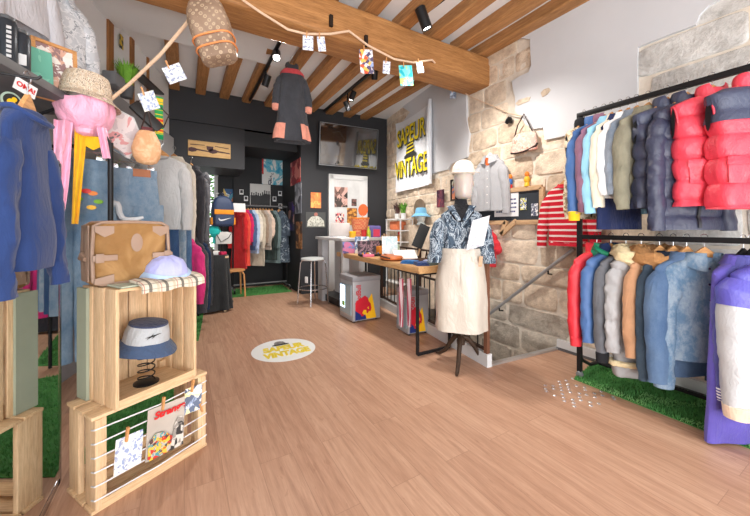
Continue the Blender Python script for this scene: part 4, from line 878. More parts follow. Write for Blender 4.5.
# goods on the table
R = random.Random(9)
def slab(name, label, cat, c, rz, s, mat, lean=0, **k):
    t = thing(name, label, cat, c, rot=(lean, 0, rz)); b = new(); box(b, (0, 0, s[2]/2), s, bev=min(s)*.2); obj(k.get('part', 'cover'), b, mat, t); return t
slab('magazine', 'pink and blue magazine leaning at the far end of the display table', 'magazine', V((2.02, 4.08, ZT+.002)), -.4, (.26, .012, .16), printed('mag_print', [(206, 120, 160), (120, 140, 200), (230, 200, 210), (90, 80, 130)], 16, 1), -.2, part='front')
slab('magazine', 'blue and white leaflet leaning behind the pink magazine', 'leaflet', V((2.14, 4.0, ZT+.002)), -.4, (.2, .012, .24), printed('mag_print_blue', [(190, 206, 226), (110, 140, 180), (236, 236, 240)], 14, 5), -.25, part='front')
t = thing('jewellery_tray', 'dark open tray of small bright jewellery on the display table', 'tray', V((2.06, 3.62, ZT+.001)), -.3)
b = new(); box(b, (0, 0, .01), (.30, .2, .02), bev=.004); obj('base', b, LINING, t)
b = new(); box(b, (0, .11, .09), (.30, .012, .2), M=Matrix.Rotation(-.35, 4, 'X')); obj('lid', b, blotch('tray_lid', [(0, (70, 62, 70)), (.5, (150, 120, 130)), (.6, (60, 56, 66))], 20), t)
for i in range(14):
    b = new(); bmesh.ops.create_icosphere(b, subdivisions=1, radius=R.uniform(.008, .016), matrix=Matrix.Translation((R.uniform(-.12, .12), R.uniform(-.07, .07), .028))); obj('trinket', b, (RP, BP, YP, OP, PAPER)[i % 5], t)
BAGB = flat('cognac_leather', (196, 112, 62), .45, 0, .15, 10, .3, 80)
t = thing('leather_bag', 'orange brown leather bag lying flat on the display table', 'bag', V((2.02, 3.08, ZT+.001)), 1.2)
b = new(); lathe(b, [(.12, 0), (.17, .012), (.175, .03), (.16, .05), (.06, .058), (.004, .06)], 28, sx=1.15, sy=.72); obj('body', b, BAGB, t); b = new(); sheet(b, lambda s, q: (-.16+.32*s, -.10+.17*q, .063-.02*(2*s-1)**2-.012*(1-q)), 12, 8, .006); obj('flap', b, BAGB, t); b = new(); tube(b, [(.18*math.cos(a), .12*math.sin(a)+.05, .03+.03*math.sin(a)) for a in [PI*k/10 for k in range(11)]], .008, 8); obj('strap', b, BRD, t)
t = thing('wallet', 'flat brown leather pouch beside the orange brown bag on the table', 'pouch', V((2.16, 2.70, ZT+.001)), .3); b = new(); box(b, (0, 0, .018), (.24, .15, .034), bev=.012); obj('body', b, flat('brown_suede', (112, 84, 64), .8), t); b = new(); box(b, (0, -.03, .036), (.22, .09, .006), bev=.003); obj('flap', b, flat('brown_suede_dark', (88, 64, 50), .8), t)
FOLDS = [('folded_shirt', 'bright blue folded cloth at the near end of the display table', 402, 264, .14, .16, (50, 112, 176)), ('folded_scarf', 'navy folded scarf in front of the pale blue one on the table', 409, 266, .16, .12, (54, 74, 124)), ('folded_scarf', 'pale lilac folded scarf in the middle of the table end', 424, 263, .17, .16, (164, 176, 214)), ('folded_scarf', 'turquoise folded scarf nearest to the mannequin', 436, 261, .18, .15, (84, 190, 172)), ('folded_scarf', 'dark green grey folded scarf beside the turquoise one', 434, 266, .15, .12, (92, 108, 108))]
for i, (n_, l_, u, v, a_, c_, col_) in enumerate(FOLDS):
    p = onTab(u, v); p.x = max(p.x, 1.95); t = thing(n_, l_, 'folded cloth', (p.x+.03, max(p.y, 2.46), ZT+.001), .5+i*.7); m_ = cloth('fold_%d' % i, col_)
    b = new()
    for L_ in range(3):
        z = .004+.011*L_; sheet(b, lambda s, q: ((s-.5)*a_*(1-.05*L_), (q-.5)*c_*(1-.06*L_), z+.005*noise.noise((s*4+i, q*4, L_))+.006*math.sin(PI*s)*math.sin(PI*q)), 12, 12, .008)
    obj('cloth', b, m_, t)
t = thing('display_sign', 'small white acrylic sign with a coloured print standing on the table', 'sign', V((2.05, 3.15, ZT+.001)), -.5, rot=(-.3, 0, -.5)); b = new(); box(b, (0, 0, .14), (.18, .006, .26)); obj('panel', b, blotch('sign_print', [(0, (214, 226, 232)), (.5, (190, 214, 222)), (.58, (236, 240, 242)), (.66, (220, 200, 200))], 9), t); b = new(); box(b, (0, .02, .006), (.18, .08, .012)); obj('foot', b, PAPER, t)
slab('price_sheet', 'white sheet of paper sloping on the table beside the acrylic sign', 'paper', V((2.12, 2.92, ZT+.02)), -.35, (.26, .004, .16), PAPER, -1.0, part='sheet')
t = thing('hand_display', 'pale wooden hand shaped jewellery stand on the table', 'jewellery stand', V((2.14, 3.40, ZT+.001)), -.5); HW = wood('beech', (226, 190, 150), (206, 166, 126), 'Z', 2)
b = new(); lathe(b, [(.045, 0), (.045, .015), (.03, .03), (.034, .1), (.042, .16), (.04, .2), (.02, .21)], 16, sy=.6); obj('palm', b, HW, t)
for i, (x, L_) in enumerate(((-.032, .07), (-.011, .09), (.011, .085), (.032, .065))): b = new(); tube(b, [(x, 0, .195), (x*1.15, -.004, .195+L_*.55), (x*1.2, -.016, .195+L_)], [.011, .0095, .007], 8); obj('finger', b, HW, t)
b = new(); tube(b, [(.036, 0, .12), (.064, -.01, .155), (.072, -.014, .19)], [.013, .011, .008], 8); obj('thumb', b, HW, t)
for l_, x, y, s_, c_ in (('small orange box on the display table behind the jewellery tray', 2.22, 3.66, (.09, .06, .12), (236, 150, 60)), ('small pink case lying before the jewellery tray', 1.97, 3.52, (.14, .07, .03), (226, 120, 150)), ('olive brown case beside the wooden hand on the table', 2.12, 3.30, (.12, .09, .05), (150, 130, 96)), ('pale green box between the acrylic sign and the wooden hand', 2.22, 3.28, (.08, .06, .16), (190, 214, 190)), ('small yellow box near the pink magazine on the table', 2.16, 3.84, (.08, .06, .09), (240, 200, 70)), ('light blue box at the back of the table beside the yellow box', 2.26, 3.86, (.12, .05, .14), (150, 186, 220))):
    slab('goods_box', l_, 'box', (x, y, ZT+.001), x*3, s_, flat('goods_'+l_[:12], c_, .5), part='box')
# dark board leaning at the back of the table
p0 = W(421, 236, 3.35); t = thing('black_board', 'black slate board leaning on a pale easel behind the table', 'board', p0, rot=(-.30, .42, -.55)); b = new(); box(b, (0, 0, 0), (.11, .012, .26), bev=.003); obj('slate', b, flat('slate_black', (40, 42, 44), .6), t); b = new(); bar(b, (.02, .03, .12), (.06, .10, -.18), .014, .014); obj('prop', b, HW, t)
# ---------------------------------------------------------------- drink coolers under the table
COOL = flat('cooler_silver', (172, 172, 176), .4, .3, .04); RLOGO = flat('logo_red', (200, 34, 52), .5); YLOGO = flat('logo_yellow', (248, 190, 30), .5); BLOGO = flat('logo_blue', (34, 52, 120), .5)
def cooler(label, x, y, w, d, h, rz, lit):
    t = thing('drink_cooler', label, 'cooler', (x, y, 0), rz); b = new(); box(b, (0, 0, h/2-.02), (w, d, h-.07), bev=.012); obj('cabinet', b, COOL, t)
    b = new(); box(b, (0, 0, h-.035), (w+.01, d+.01, .07), bev=.02); obj('lid', b, flat('cooler_lid', (150, 150, 155), .45, .2), t)
    b = new(); box(b, (-w/2-.004, 0, h*.48), (.012, d*.8, h*.66)); gl = obj('glass_door', b, flat('cooler_glass', (150, 170, 180), .1, 0, .05), t)
    if lit: b = new(); box(b, (-w/2-.012, .08, h*.52), (.004, d*.35, h*.5)); obj('lit_shelf', b, emit('cooler_light', (210, 235, 255), 1.6), gl); b = new(); box(b, (-w/2-.0135, .05, h*.36), (.003, .08, .06)); obj('drink_cans', b, flat('can_green', (150, 190, 60), .4), gl)
    y0 = -d/2-.003; yel = [(-.10, .02), (.16, .02), (.13, .29), (.02, .18)]
    for nm, pts, m_, o in (('sun_emblem', [(-w*.10, .03), (w*.34, .03), (w*.18, h*.60), (-w*.02, h*.42)], YLOGO, 0), ('blue_emblem', [(-w*.42, .03), (-w*.02, .03), (-w*.06, .09), (-w*.22, .10), (-w*.42, .15)], BLOGO, -.0015),
        ('bull_emblem', [(-w*.42, .15), (-w*.24, .10), (-w*.20, .07), (-w*.12, .075), (-w*.06, .12), (w*.02, .10), (w*.07, .13), (w*.12, .12), (w*.16, .16), (w*.13, .22), (w*.06, .25), (w*.02, .30), (-w*.08, .33), (-w*.22, .30), (-w*.34, .28), (-w*.42, .25)], RLOGO, -.003)):
        b = new(); prism(b, pts, .002); obj(nm, b, m_, t, loc=(0, y0+o, 0), smooth=False)
    b = new(); prism(b, [(-w*.18, .11), (-w*.10, .085), (-w*.02, .115), (-w*.04, .145), (-w*.12, .15)], .002); prism(b, [(w*.0, .17), (w*.06, .15), (w*.05, .19)], .002); obj('bull_horn', b, YLOGO, t, loc=(0, y0-.0045, 0), smooth=False)
    text('lettering', 'RedBull', .095, RLOGO, t, (-w*.30, y0-.001, h*.62), (PI/2, -PI/2, 0), .001, .0015, .22)
    for sx in (-1, 1):
        for sy in (-1, 1): b = new(); lathe(b, [(.015, 0), (.018, .02)], 10, (sx*w*.4, sy*d*.4, 0)); obj('foot', b, BLACKP, t)
cooler('silver drinks cooler with lit glass door standing below the far part of the table', 2.01, 3.83, .40, .40, .575, 0, True)
cooler('silver drinks cooler half hidden behind the mannequin skirt', 2.27, 3.02, .27, .27, .5, -.1, False)
# ---------------------------------------------------------------- counter with laptop, stool
t = thing('sales_counter', 'white sales counter with open knee space behind the display table', 'counter', (1.93, 4.19, 0)); CW = flat('counter_white', (204, 203, 204), .5, 0, .03)
hc = 1.04
b = new(); box(b, (.42, .5, hc-.02), (.9, 1.06, .04), bev=.004); obj('worktop', b, CW, t)
b = new(); box(b, (.05, .03, (hc-.04)/2), (.10, .06, hc-.04)); obj('side_panel', b, CW, t)
b = new(); box(b, (.05, .88, (hc-.04)/2), (.10, .20, hc-.04)); obj('side_panel', b, flat('counter_grey', (176, 176, 180), .5), t)
b = new(); box(b, (.30, .5, (hc-.04)/2), (.03, .9, hc-.04)); obj('modesty_panel', b, CW, t)
b = new(); prism(b, [(-.09, 0), (-.03, .03), (.05, .02), (.09, .045), (.09, -.01), (.0, -.03)], .003, Matrix.Rotation(-PI/2, 4, 'Z')); obj('sticker', b, flat('faded_red', (214, 140, 150), .6), t, loc=(.28, .62, .62))
b = new(); box(b, (.40, .5, .06), (.7, .9, .1)); obj('plinth', b, BLACKP, t)
def onCt(u, v): return Fl(u, v, hc)
t = thing('laptop', 'open silver laptop on the sales counter', 'laptop', (2.19, 4.86, hc), RZ_T-.35); b = new(); box(b, (0, -.1, .008), (.32, .22, .014), bev=.004); obj('base', b, STEEL, t); b = new(); box(b, (0, .035, .12), (.32, .01, .22), M=Matrix.Rotation(-.25, 4, 'X'), bev=.003); obj('screen', b, flat('laptop_silver', (186, 180, 178), .4, .3), t)
t = thing('storage_tin', 'small yellow tin beside the laptop on the sales counter', 'tin', (2.19, 4.40, hc), 0); b = new(); lathe(b, [(.05, 0), (.052, .004), (.052, .07), (.05, .074)], 20); obj('can', b, YP, t); b = new(); lathe(b, [(.054, .07), (.054, .09), (.05, .095), (.004, .096)], 20); obj('lid', b, YLOGO, t)
BASK = NT('wicker_orange'); f1 = BASK.n('ShaderNodeTexChecker', {'Vector': BASK.map((1, 1, 1)), 'Scale': 38.0, 'Color1': rgb(226, 110, 84), 'Color2': rgb(240, 170, 120)}); BASK = BASK.done(f1.outputs[0], .7)
t = thing('wicker_basket', 'orange woven basket with two handles standing on the counter', 'basket', (2.43, 4.62, hc), 0); b = new(); lathe(b, [(.09, 0), (.10, .01), (.145, .28), (.15, .30), (.142, .30), (.095, .015), (.01, .012)], 26); obj('body', b, BASK, t)
b = new(); lathe(b, [(.145, .285), (.156, .295), (.152, .31), (.142, .30)], 26, cap0=False, cap1=False); obj('rim', b, OP, t)
t = thing('paper_fan', 'orange round paddle fan standing in the woven basket', 'fan', (2.45, 4.62, hc+.014), rot=(0, .08, -.4)); b = new(); tube(b, [(0, 0, 0), (0, 0, .34)], .009, 8); obj('handle', b, HW, t); b = new(); lathe(b, [(.002, -.006), (.075, -.004), (.078, 0), (.075, .004), (.002, .006)], 24, (0, 0, .42), Matrix.Rotation(PI/2, 4, 'X'), sy=1.25); obj('blade', b, flat('rust_orange', (208, 100, 48), .6), t)
t = thing('tumbler', 'red tumbler in front of the woven basket on the counter', 'cup', (2.33, 4.30, hc), 0); b = new(); lathe(b, [(.035, 0), (.046, .12), (.042, .12), (.033, .008), (.004, .007)], 20); obj('cup', b, RP, t)
t = thing('juice_bottle', 'green and yellow bottle beside the red tumbler', 'bottle', (2.41, 4.30, hc), 0); b = new(); lathe(b, [(.03, 0), (.033, .01), (.033, .10), (.014, .13), (.013, .15)], 18); obj('glass', b, flat('lime', (180, 196, 60), .3), t); b = new(); lathe(b, [(.015, .15), (.015, .168), (.004, .17)], 14); obj('cap', b, YP, t)
t = thing('gift_pouch', 'purple pouch with red panel at the right end of the counter', 'pouch', (2.52, 4.32, hc), -.4); b = new(); box(b, (0, 0, .09), (.2, .1, .18), bev=.03); obj('body', b, flat('purple', (104, 96, 160), .6), t); b = new(); box(b, (.03, -.052, .07), (.1, .004, .11), bev=.001); obj('panel', b, flat('raspberry', (206, 60, 90), .6), t)
t = thing('stool', 'metal bar stool with round pale seat in front of the counter', 'stool', (1.72, 4.83, 0), .3); zs = .70
b = new(); lathe(b, [(.02, zs-.01), (.17, zs-.012), (.185, zs), (.18, zs+.022), (.12, zs+.03), (.004, zs+.03)], 28); obj('seat', b, flat('seat_grey', (196, 200, 200), .35, .1), t)
for k in range(4):
    a = PI/4+k*PI/2; c_, s_ = math.cos(a), math.sin(a); b = new(); tube(b, [(.10*c_, .10*s_, zs-.012), (.17*c_, .17*s_, zs-.02), (.195*c_, .195*s_, zs-.06), (.24*c_, .24*s_, .012)], .011, 8); obj('leg', b, STEEL, t)
b = new(); tube(b, [(.218*math.cos(2*PI*k/24), .218*math.sin(2*PI*k/24), .26) for k in range(25)], .008, 8, False); obj('foot_ring', b, STEEL, t)
b = new(); box(b, (-.21, -.12, .42), (.01, .06, .09)); obj('paper_tag', b, PAPER, t)
# ---------------------------------------------------------------- shelf unit, niche, pictures at the back right
SHW = flat('shelf_white', (226, 226, 226), .5, 0, .02)
ps = on2(399, 240, .22); t = thing('wire_shelf', 'small white open shelf unit against the stone wall', 'shelf', (ps.x, ps.y, 0), RZ_2)
zsh = 1.33
for sx in (-1, 1):
    for sy in (-1, 1): b = new(); bar(b, (sx*.27, sy*.11, 0), (sx*.27, sy*.11, zsh), .018, .018, (0, 1, 0)); obj('upright', b, SHW, t)
for z in (.25, .62, .95, 1.14, zsh): b = new(); box(b, (0, 0, z), (.56, .25, .018)); obj('shelf_board', b, SHW, t)
def shp(x, y, z): return Matrix.Translation((ps.x, ps.y, 0)) @ Matrix.Rotation(RZ_2, 4, 'Z') @ V((x, y, z))
GRN = blotch('plant_green', [(0, (80, 140, 50)), (.5, (120, 180, 70)), (.62, (160, 210, 100))], 30)
def plant(label, loc, pot, h, n_, seed, spread=.09, dark=None, pr=.05, kind='potted_plant'):
    t = thing(kind, label, 'plant', loc); b = new(); lathe(b, [(pr*.75, 0), (pr, pr*1.8), (pr*.92, pr*1.8), (pr*.8, pr*1.4), (.004, pr*1.4)], 18); obj('pot', b, pot, t)
    R = random.Random(seed); b = new()
    for i in range(n_):
        a = R.uniform(0, 2*PI); d = V((math.cos(a), math.sin(a), 0)); r = R.uniform(.0, pr*.7); k = R.uniform(.3, 1); p0_ = d*r+V((0, 0, pr*1.4)); p1_ = p0_+d*spread*k*.4+V((0, 0, h*R.uniform(.55, .8))); p2_ = p0_+d*spread*k+V((0, 0, h*R.uniform(.7, 1.05))); w_ = V((-d.y, d.x, 0))*.006*(1+pr*6)
        v_ = [b.verts.new(x) for x in (p0_-w_*.5, p0_+w_*.5, p1_+w_, p1_-w_)]; b.faces.new(v_); e_ = b.verts.new(p2_); b.faces.new((v_[3], v_[2], e_))
    obj('foliage', b, dark or GRN, t)
plant('green potted plant on top of the white shelf unit', shp(.16, 0, zsh+.01), SHW, .2, 90, 1)
plant('small dark leaved plant in a white pot on the white shelf unit', shp(-.10, .02, zsh+.01), SHW, .22, 60, 2, .12, flat('plum_leaf', (92, 64, 62), .6))
slab('carton', 'orange cardboard box on the middle shelf of the white unit', 'box', shp(-.05, 0, 1.15), RZ_2, (.3, .18, .15), flat('carton_orange', (222, 126, 84), .7), part='box')
figure('toy_figure', 'orange toy figure on the white shelf unit under the carton', shp(.12, -.06, .96), (OP, OP, RP))
t = thing('stone_ledge', 'beige stone block shelf jutting from the wall below the niche', 'ledge', (0, 0, 0)); a, c = on2(412, 220, .0), on2(436, 219.5, 0); b = new(); m_ = (a+c)/2; box(b, (m_.x-.07, m_.y, .615), ((V(a[:2])-V(c[:2])).length+.25, .22, 1.23), RZ_2, bev=.01); obj('block', b, ST_WARM, t)
zl = 1.23
def niche():
    a = on2(421, 205, -.0); t = thing('wall_niche', 'dark arched niche in the stone wall behind the blue hat', 'niche', (a.x, a.y, 0), RZ_2); b = new()
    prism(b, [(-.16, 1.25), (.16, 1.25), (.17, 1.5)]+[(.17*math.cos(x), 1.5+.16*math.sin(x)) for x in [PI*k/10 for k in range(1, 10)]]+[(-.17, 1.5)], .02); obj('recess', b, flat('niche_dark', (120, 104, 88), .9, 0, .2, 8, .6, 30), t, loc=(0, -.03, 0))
niche()
a = on2(421, 218, .14); t = thing('glass_mannequin', 'pale glass display head on the stone ledge', 'mannequin head', (a.x, a.y, zl), RZ_2); HM = flat('glass_pale', (206, 214, 214), .15, 0, .03)
b = new(); lathe(b, [(.07, 0), (.06, .015), (.045, .05), (.06, .09), (.075, .15), (.07, .20), (.04, .235), (.004, .245)], 22, sy=1.15); obj('head', b, HM, t); b = new(); tube(b, [(0, -.08, .16), (0, -.105, .125), (0, -.085, .115)], [.012, .016, .012], 8); obj('nose', b, HM, t)
SKYB = cloth('sky_hat', (120, 184, 222), .1); bucket_hat('bucket_hat', 'sky blue bucket hat on the glass head in the niche', (a.x, a.y, zl+.18), 0, SKYB, SKYB, .09, .09, .06)
f2 = lambda u, v, o: on2(u, v, o)
c, w_, h_ = facep(f2, 436.5, 190, 444.5, 207.5, .06); poster('framed_picture', 'dark purple picture with a red figure on the stone wall', c, RZ_2, w_*.8, h_, blotch('purple_picture', [(0, (70, 44, 58)), (.45, (104, 62, 76)), (.58, (150, 70, 76)), (.66, (60, 40, 54))], 7), 'picture', .02)
c, w_, h_ = facep(f2, 452, 180, 460, 200, .06); poster('framed_picture', 'black framed picture on the stone wall behind the mannequin head', c, RZ_2, w_, h_, printed('frame_print', [(60, 90, 130), (190, 120, 90), (226, 200, 180), (40, 40, 46)], 9, 2), 'picture', .02, BLACKP)
# fabric pieces hanging behind the balusters
for i, (u, l_) in enumerate(((401, 'striped pink and white scarf hanging from the balustrade below the table'), (409, 'second striped pink and white scarf nearer the table leg'))):
    p = W(u, 300, 3.42); t = thing('scarf', l_, 'scarf', (p.x, p.y, 0), RZ_R-.5); b = new(); sheet(b, lambda s, q: ((s-.5)*.09+.02*q*(s-.5), .02*math.sin(s*8+q*2), .66-.50*q), 10, 16, .004); obj('cloth', b, stripes('pink_stripe_%d' % i, (226, 206, 212), (190, 84, 104), .035, .5, 0, .01), t)
# ---------------------------------------------------------------- wooden crates in front
PINE = wood('crate_pine', (232, 202, 164), (206, 168, 126), 'Z', .9); PINEX = wood('crate_pine_x', (236, 206, 166), (204, 164, 120), 'X', .9)
SAGE = flat('sage_board', (150, 156, 138), .8, 0, .06, 5)
def crate(label, loc, rz, w, d, h, kind):
    t = thing('wooden_crate', label, 'crate', loc, rz); th = .014
    if kind == 'open':          # stands on its side, open to the front: slatted sides, boarded back
        for sx, x in ((0, th/2), (1, w-th/2)):
            for k in range(3): b = new(); box(b, (x, .045+k*(d-.09)/2, h/2), (th, .083, h), bev=.002); obj('side_slat', b, PINE, t)
        for k in range(4): b = new(); box(b, (.05+k*(w-.10)/3, d-th/2, h/2), (.085, th, h-.01), bev=.002); obj('back_slat', b, PINE, t)
        for z in (th/2, h-th/2): b = new(); box(b, (w/2, d/2, z), (w-2*th, d-.01, th), bev=.002); obj('end_board', b, PINEX, t)
        for x in (.03, w-.03):
            b = new(); prism(b, [(x-.016, th), (x+.016, th), (x+.016, .05), (x-.016, .05)], .02, Matrix.Translation((0, d-.03, 0))); obj('corner_block', b, PINE, t)
        b = new(); bar(b, (th, .012, th+.012), (w-th, .012, th+.012), .018, .024); obj('front_batten', b, PINEX, t)
        b = new(); box(b, (-.007, d-.025, h/2-.004), (.012, .085, h-.01)); obj('sage_panel', b, SAGE, t)
    else:                       # long crate on its side with strings across the opening
        for z in (th/2, h-th/2):
            for k in range(3): b = new(); box(b, (w/2, .045+k*(d-.09)/2, z), (w+.02, .078, th), bev=.002); obj('slat', b, PINEX, t)
        for x in (.012, w-.012):
            for k in range(2): b = new(); box(b, (x, .05+k*(d-.10), h/2), (.022, .10, h-2*th), bev=.002); obj('end_board', b, PINE, t)
            b = new(); box(b, (x+(.02 if x < .1 else -.02), .02, h/2), (.018, .03, h-2*th)); obj('corner_post', b, PINE, t)
        b = new(); box(b, (w/2, d-th/2, .05), (w-.04, th, .06)); obj('back_slat', b, PINEX, t)
        b = new(); bar(b, (.02, .012, th+.016), (w-.02, .012, th+.016), .02, .032); obj('front_batten', b, PINEX, t)
        CORD = flat('white_cord', (224, 224, 226), .7)
        for k in range(6): z = .06+k*(h-.11)/5; b = new(); tube(b, [(-.002, .03, z-.01), (-.002, -.001, z), (.024, -.004, z), (w*.5, -.006, z-.006+.006*math.sin(k*2)), (w-.024, -.004, z+.004), (w+.002, .0, z+.004), (w+.002, .03, z-.004)], .0032, 6); obj('string', b, CORD, t)
    return t
c0 = crate('long slatted wooden crate on the floor with strings and cards across its front', (-.32, 1.755, 0), math.radians(30), .487, .27, .405, 'string')
c1 = crate('upright open wooden crate holding the bucket hat on top of the long crate', (-.253, 1.768, .406), math.radians(34), .375, .285, .522, 'open')
def inC(m, x, y, z): o = {0: ((-.32, 1.755, 0), 30), 1: ((-.253, 1.768, .406), 34)}[m]; return Matrix.Translation(o[0]) @ Matrix.Rotation(math.radians(o[1]), 4, 'Z') @ V((x, y, z))
RC0, RC1 = math.radians(30), math.radians(34)
# cards pinned to the strings
def peg(t, loc, rot=(0, 0, 0), s=1):
    b = new(); 
    for k in (-1, 1): prism(b, [(-.004*s, -.03*s), (.004*s, -.03*s), (.005*s, .03*s), (-.005*s, .03*s)], .005*s, Matrix.Translation((0, k*.004*s, 0)))
    obj('clothes_peg', b, WOODH, t, loc=loc, rot=rot)
def card(name, label, cat, c, rz, w, h, mat, tilt=0, lean=0, group=None, pegs=True, ps=1):
    t = thing(name, label, cat, c, group=group, rot=(lean, tilt, rz)); b = new(); sheet(b, lambda s, q: ((s-.5)*w, .006*math.sin(s*4)*math.sin(q*3), (q-.5)*h), 8, 8, .0015); obj('print', b, mat, t)
    if pegs: peg(t, (-.12*w, -.004, h*.5+.008*ps), (0, .06, 0), ps)
    return t
CP = [printed('card_a', [(236, 238, 242), (214, 222, 234), (150, 164, 200), (232, 230, 220)], 70, 1), printed('card_b', [(238, 240, 244), (220, 226, 236), (232, 234, 240), (150, 160, 186)], 70, 4), printed('card_c', [(226, 90, 60), (240, 190, 90), (150, 170, 210), (236, 236, 240), (90, 80, 110)], 26, 7), blotch('card_d', [(0, (40, 180, 196)), (.45, (120, 214, 216)), (.55, (190, 226, 130)), (.62, (236, 240, 236)), (.68, (60, 150, 190))], 9)]
card('photo_card', 'blue and white printed card pegged on the left of the crate strings', 'card', inC(0, .115, -.014, .20), RC0, .105, .15, CP[0], .06)
card('photo_card', 'white and yellow printed card pegged high on the right of the crate strings', 'card', inC(0, .405, -.014, .30), RC0, .09, .13, CP[0].copy() if 0 else printed('card_e', [(238, 228, 180), (226, 232, 240), (150, 166, 196), (100, 112, 136)], 45, 8), .1)
t = card('comic_magazine', 'comic magazine with red title pegged in the middle of the crate strings', 'magazine', inC(0, .27, -.018, .225), RC0, .17, .235, flat('magazine_taupe', (186, 176, 166), .5, 0, .06, 12), .05)
RT = flat('title_red', (208, 40, 44), .5)
text('lettering', 'Strange', .045, RT, t, (.01, -.010, .082), (PI/2, -.02, 0), .0008, .0016, .145, .2)
b = new(); prism(b, [(-.08, -.115), (.02, -.115), (.03, -.05), (-.01, -.01), (-.05, .0), (-.08, -.03)], .001); obj('picture', b, printed('magazine_picture', [(90, 70, 66), (200, 60, 50), (230, 190, 70), (80, 150, 160), (190, 180, 170)], 60, 2), t, loc=(0, -.009, 0))
b = new(); prism(b, [(.02, -.115), (.083, -.115), (.083, .0), (.07, .03), (.05, .035), (.035, .0)], .001); obj('picture', b, printed('magazine_picture_grey', [(60, 58, 58), (150, 144, 138), (210, 204, 196)], 50, 3), t, loc=(0, -.0095, 0))
t = thing('clothes_peg', 'loose wooden peg clipped to the right end of the crate strings', 'peg', inC(0, .45, -.012, .235), RC0); peg(t, (0, 0, 0), (0, -.35, 0), .9)
# bucket hat on a spring stand in the upright crate
p = inC(1, .195, .13, .014)
t = thing('hat_stand', 'coiled dark wire spring stand inside the upright crate', 'stand', p); b = new(); tube(b, [(.036*math.cos(k*.4), .036*math.sin(k*.4), .012+.165*k/80) for k in range(81)], .0032, 6); obj('spring', b, BLACKM, t); b = new(); lathe(b, [(.055, 0), (.055, .006), (.04, .012), (.004, .012)], 20); obj('base', b, BLACKM, t); b = new(); lathe(b, [(.05, .172), (.07, .18), (.05, .25), (.004, .255)], 20); obj('top_plate', b, BLACKM, t)
HG = cloth('heather_grey', (178, 182, 186), .08); HNV = cloth('hat_navy', (70, 88, 118), .1)
t = bucket_hat('bucket_hat', 'grey bucket hat with navy brim inside the upright wooden crate', p+V((0, 0, .218)), RC1, HG, HNV, .098, .088, .045, top=cloth('hat_navy_top', (62, 70, 98)), tilt=(.12, .08))
b = new(); prism(b, [(-.04, -.006), (-.005, .004), (.03, .010), (.0, -.002)], .0016); prism(b, [(-.034, -.014), (-.012, -.004), (-.004, .012), (-.016, .0)], .0016); prism(b, [(-.012, -.012), (.004, -.003), (-.004, -.003)], .0016); obj('emblem', b, INK, t, loc=(-.022, -.0955, .046), rot=(-.12, 0, -.18))
# travel bag on the upright crate
CAN = blotch('tan_canvas', [(0, (122, 86, 48)), (.42, (146, 108, 64)), (.55, (168, 130, 84)), (.68, (130, 94, 54))], 5, 3, .8, .65, (1, 1, 1), False, .5); LEA = flat('beige_leather', (156, 130, 112), .45, 0, .08, 8, .3, 60)
t = thing('travel_bag', 'tan canvas travel bag with beige leather trim on the upright crate', 'bag', inC(1, .135, .185, .53), math.radians(24)); W2, D2_, H2 = .150, .092, .285
def bagring(z, k): 
    g = .006*math.sin(z*20); return [V((W2*k*sgp(math.cos(a), .32)*(1+.02*noise.noise((a, z*8, 1))), D2_*k*sgp(math.sin(a), .45)+g, z)) for a in [2*PI*j/48 for j in range(48)]]
b = new(); quads(b, [bagring(0, .9), bagring(.008, .97)]+[bagring(.02+.24*i/10, 1.0+.02*math.sin(PI*i/10)) for i in range(11)]+[bagring(.275, .97), bagring(H2, .88)], True, True, True); obj('body', b, CAN, t)
for y in (-.085, .06):
    b = new(); tube(b, [(W2*sx_, y, zz) for sx_, zz in ((-.99, .02), (-1.02, .15), (-.98, .268), (-.8, .284), (0, .288), (.8, .284), (.98, .268), (1.02, .15), (.99, .02), (.8, .006), (-.8, .006), (-.99, .02))], .008, 8); obj('piping', b, LEA, t)
b = new(); sheet(b, lambda s, q: (-W2*1.03-.004, -.08+.02+.10*s, .02+.25*q), 4, 12, .006); obj('zip_gusset', b, LEA, t)
b = new(); lathe(b, [(.03, 0), (.032, .003), (.002, .005)], 20, (.01, -D2_-.006, .19), Matrix.Rotation(PI/2, 4, 'X'), sx=.75, sy=1.35); obj('name_patch', b, LEA, t)
for x in (-.11, .12):
    b = new(); box(b, (x, -D2_-.009, .125), (.09, .006, .026), bev=.002); box(b, (x+(-.02 if x < 0 else .02), -D2_-.013, .125), (.03, .006, .04), bev=.002); obj('strap', b, LEA, t)
for x, z in ((-.112, .248), (.112, .248), (-.112, .03), (.112, .03)): b = new(); prism(b, [(-.035, .02), (.035, .02), (.035, -.012), (0, -.03), (-.035, -.005)] if z > .1 else [(-.035, -.02), (.035, -.02), (.035, .02), (-.035, .005)], .005, Matrix.Translation((x, -D2_-.004, z))); obj('corner_patch', b, LEA, t)
for y in (-.03, .03): b = new(); box(b, (-W2-.008, y, .15), (.01, .02, .2), bev=.003); obj('side_strap', b, LEA, t)
b = new(); tube(b, [(-W2-.012, -.04, .12), (-W2-.016, 0, .14), (-W2-.012, .04, .12)], .012, 8); obj('side_handle', b, LEA, t)
LAV = cloth('lavender', (176, 180, 232), .08, .6)
t = thing('bucket_hat', 'lavender and pale blue bucket hat lying in front of the travel bag', 'hat', inC(1, .255, .065, .552), rot=(.25, 0, RC1-.3)); b = new(); rings = []
for r, z in ((.098, 0), (.094, .02), (.086, .05), (.066, .078), (.036, .094), (.004, .098)): rings.append([V((r*math.cos(a)*(1+.06*noise.noise((a*1.5, z*20, 2))), r*.9*math.sin(a), z+.006*noise.noise((a*2, z*9, 7)))) for a in [2*PI*k/36 for k in range(36)]])
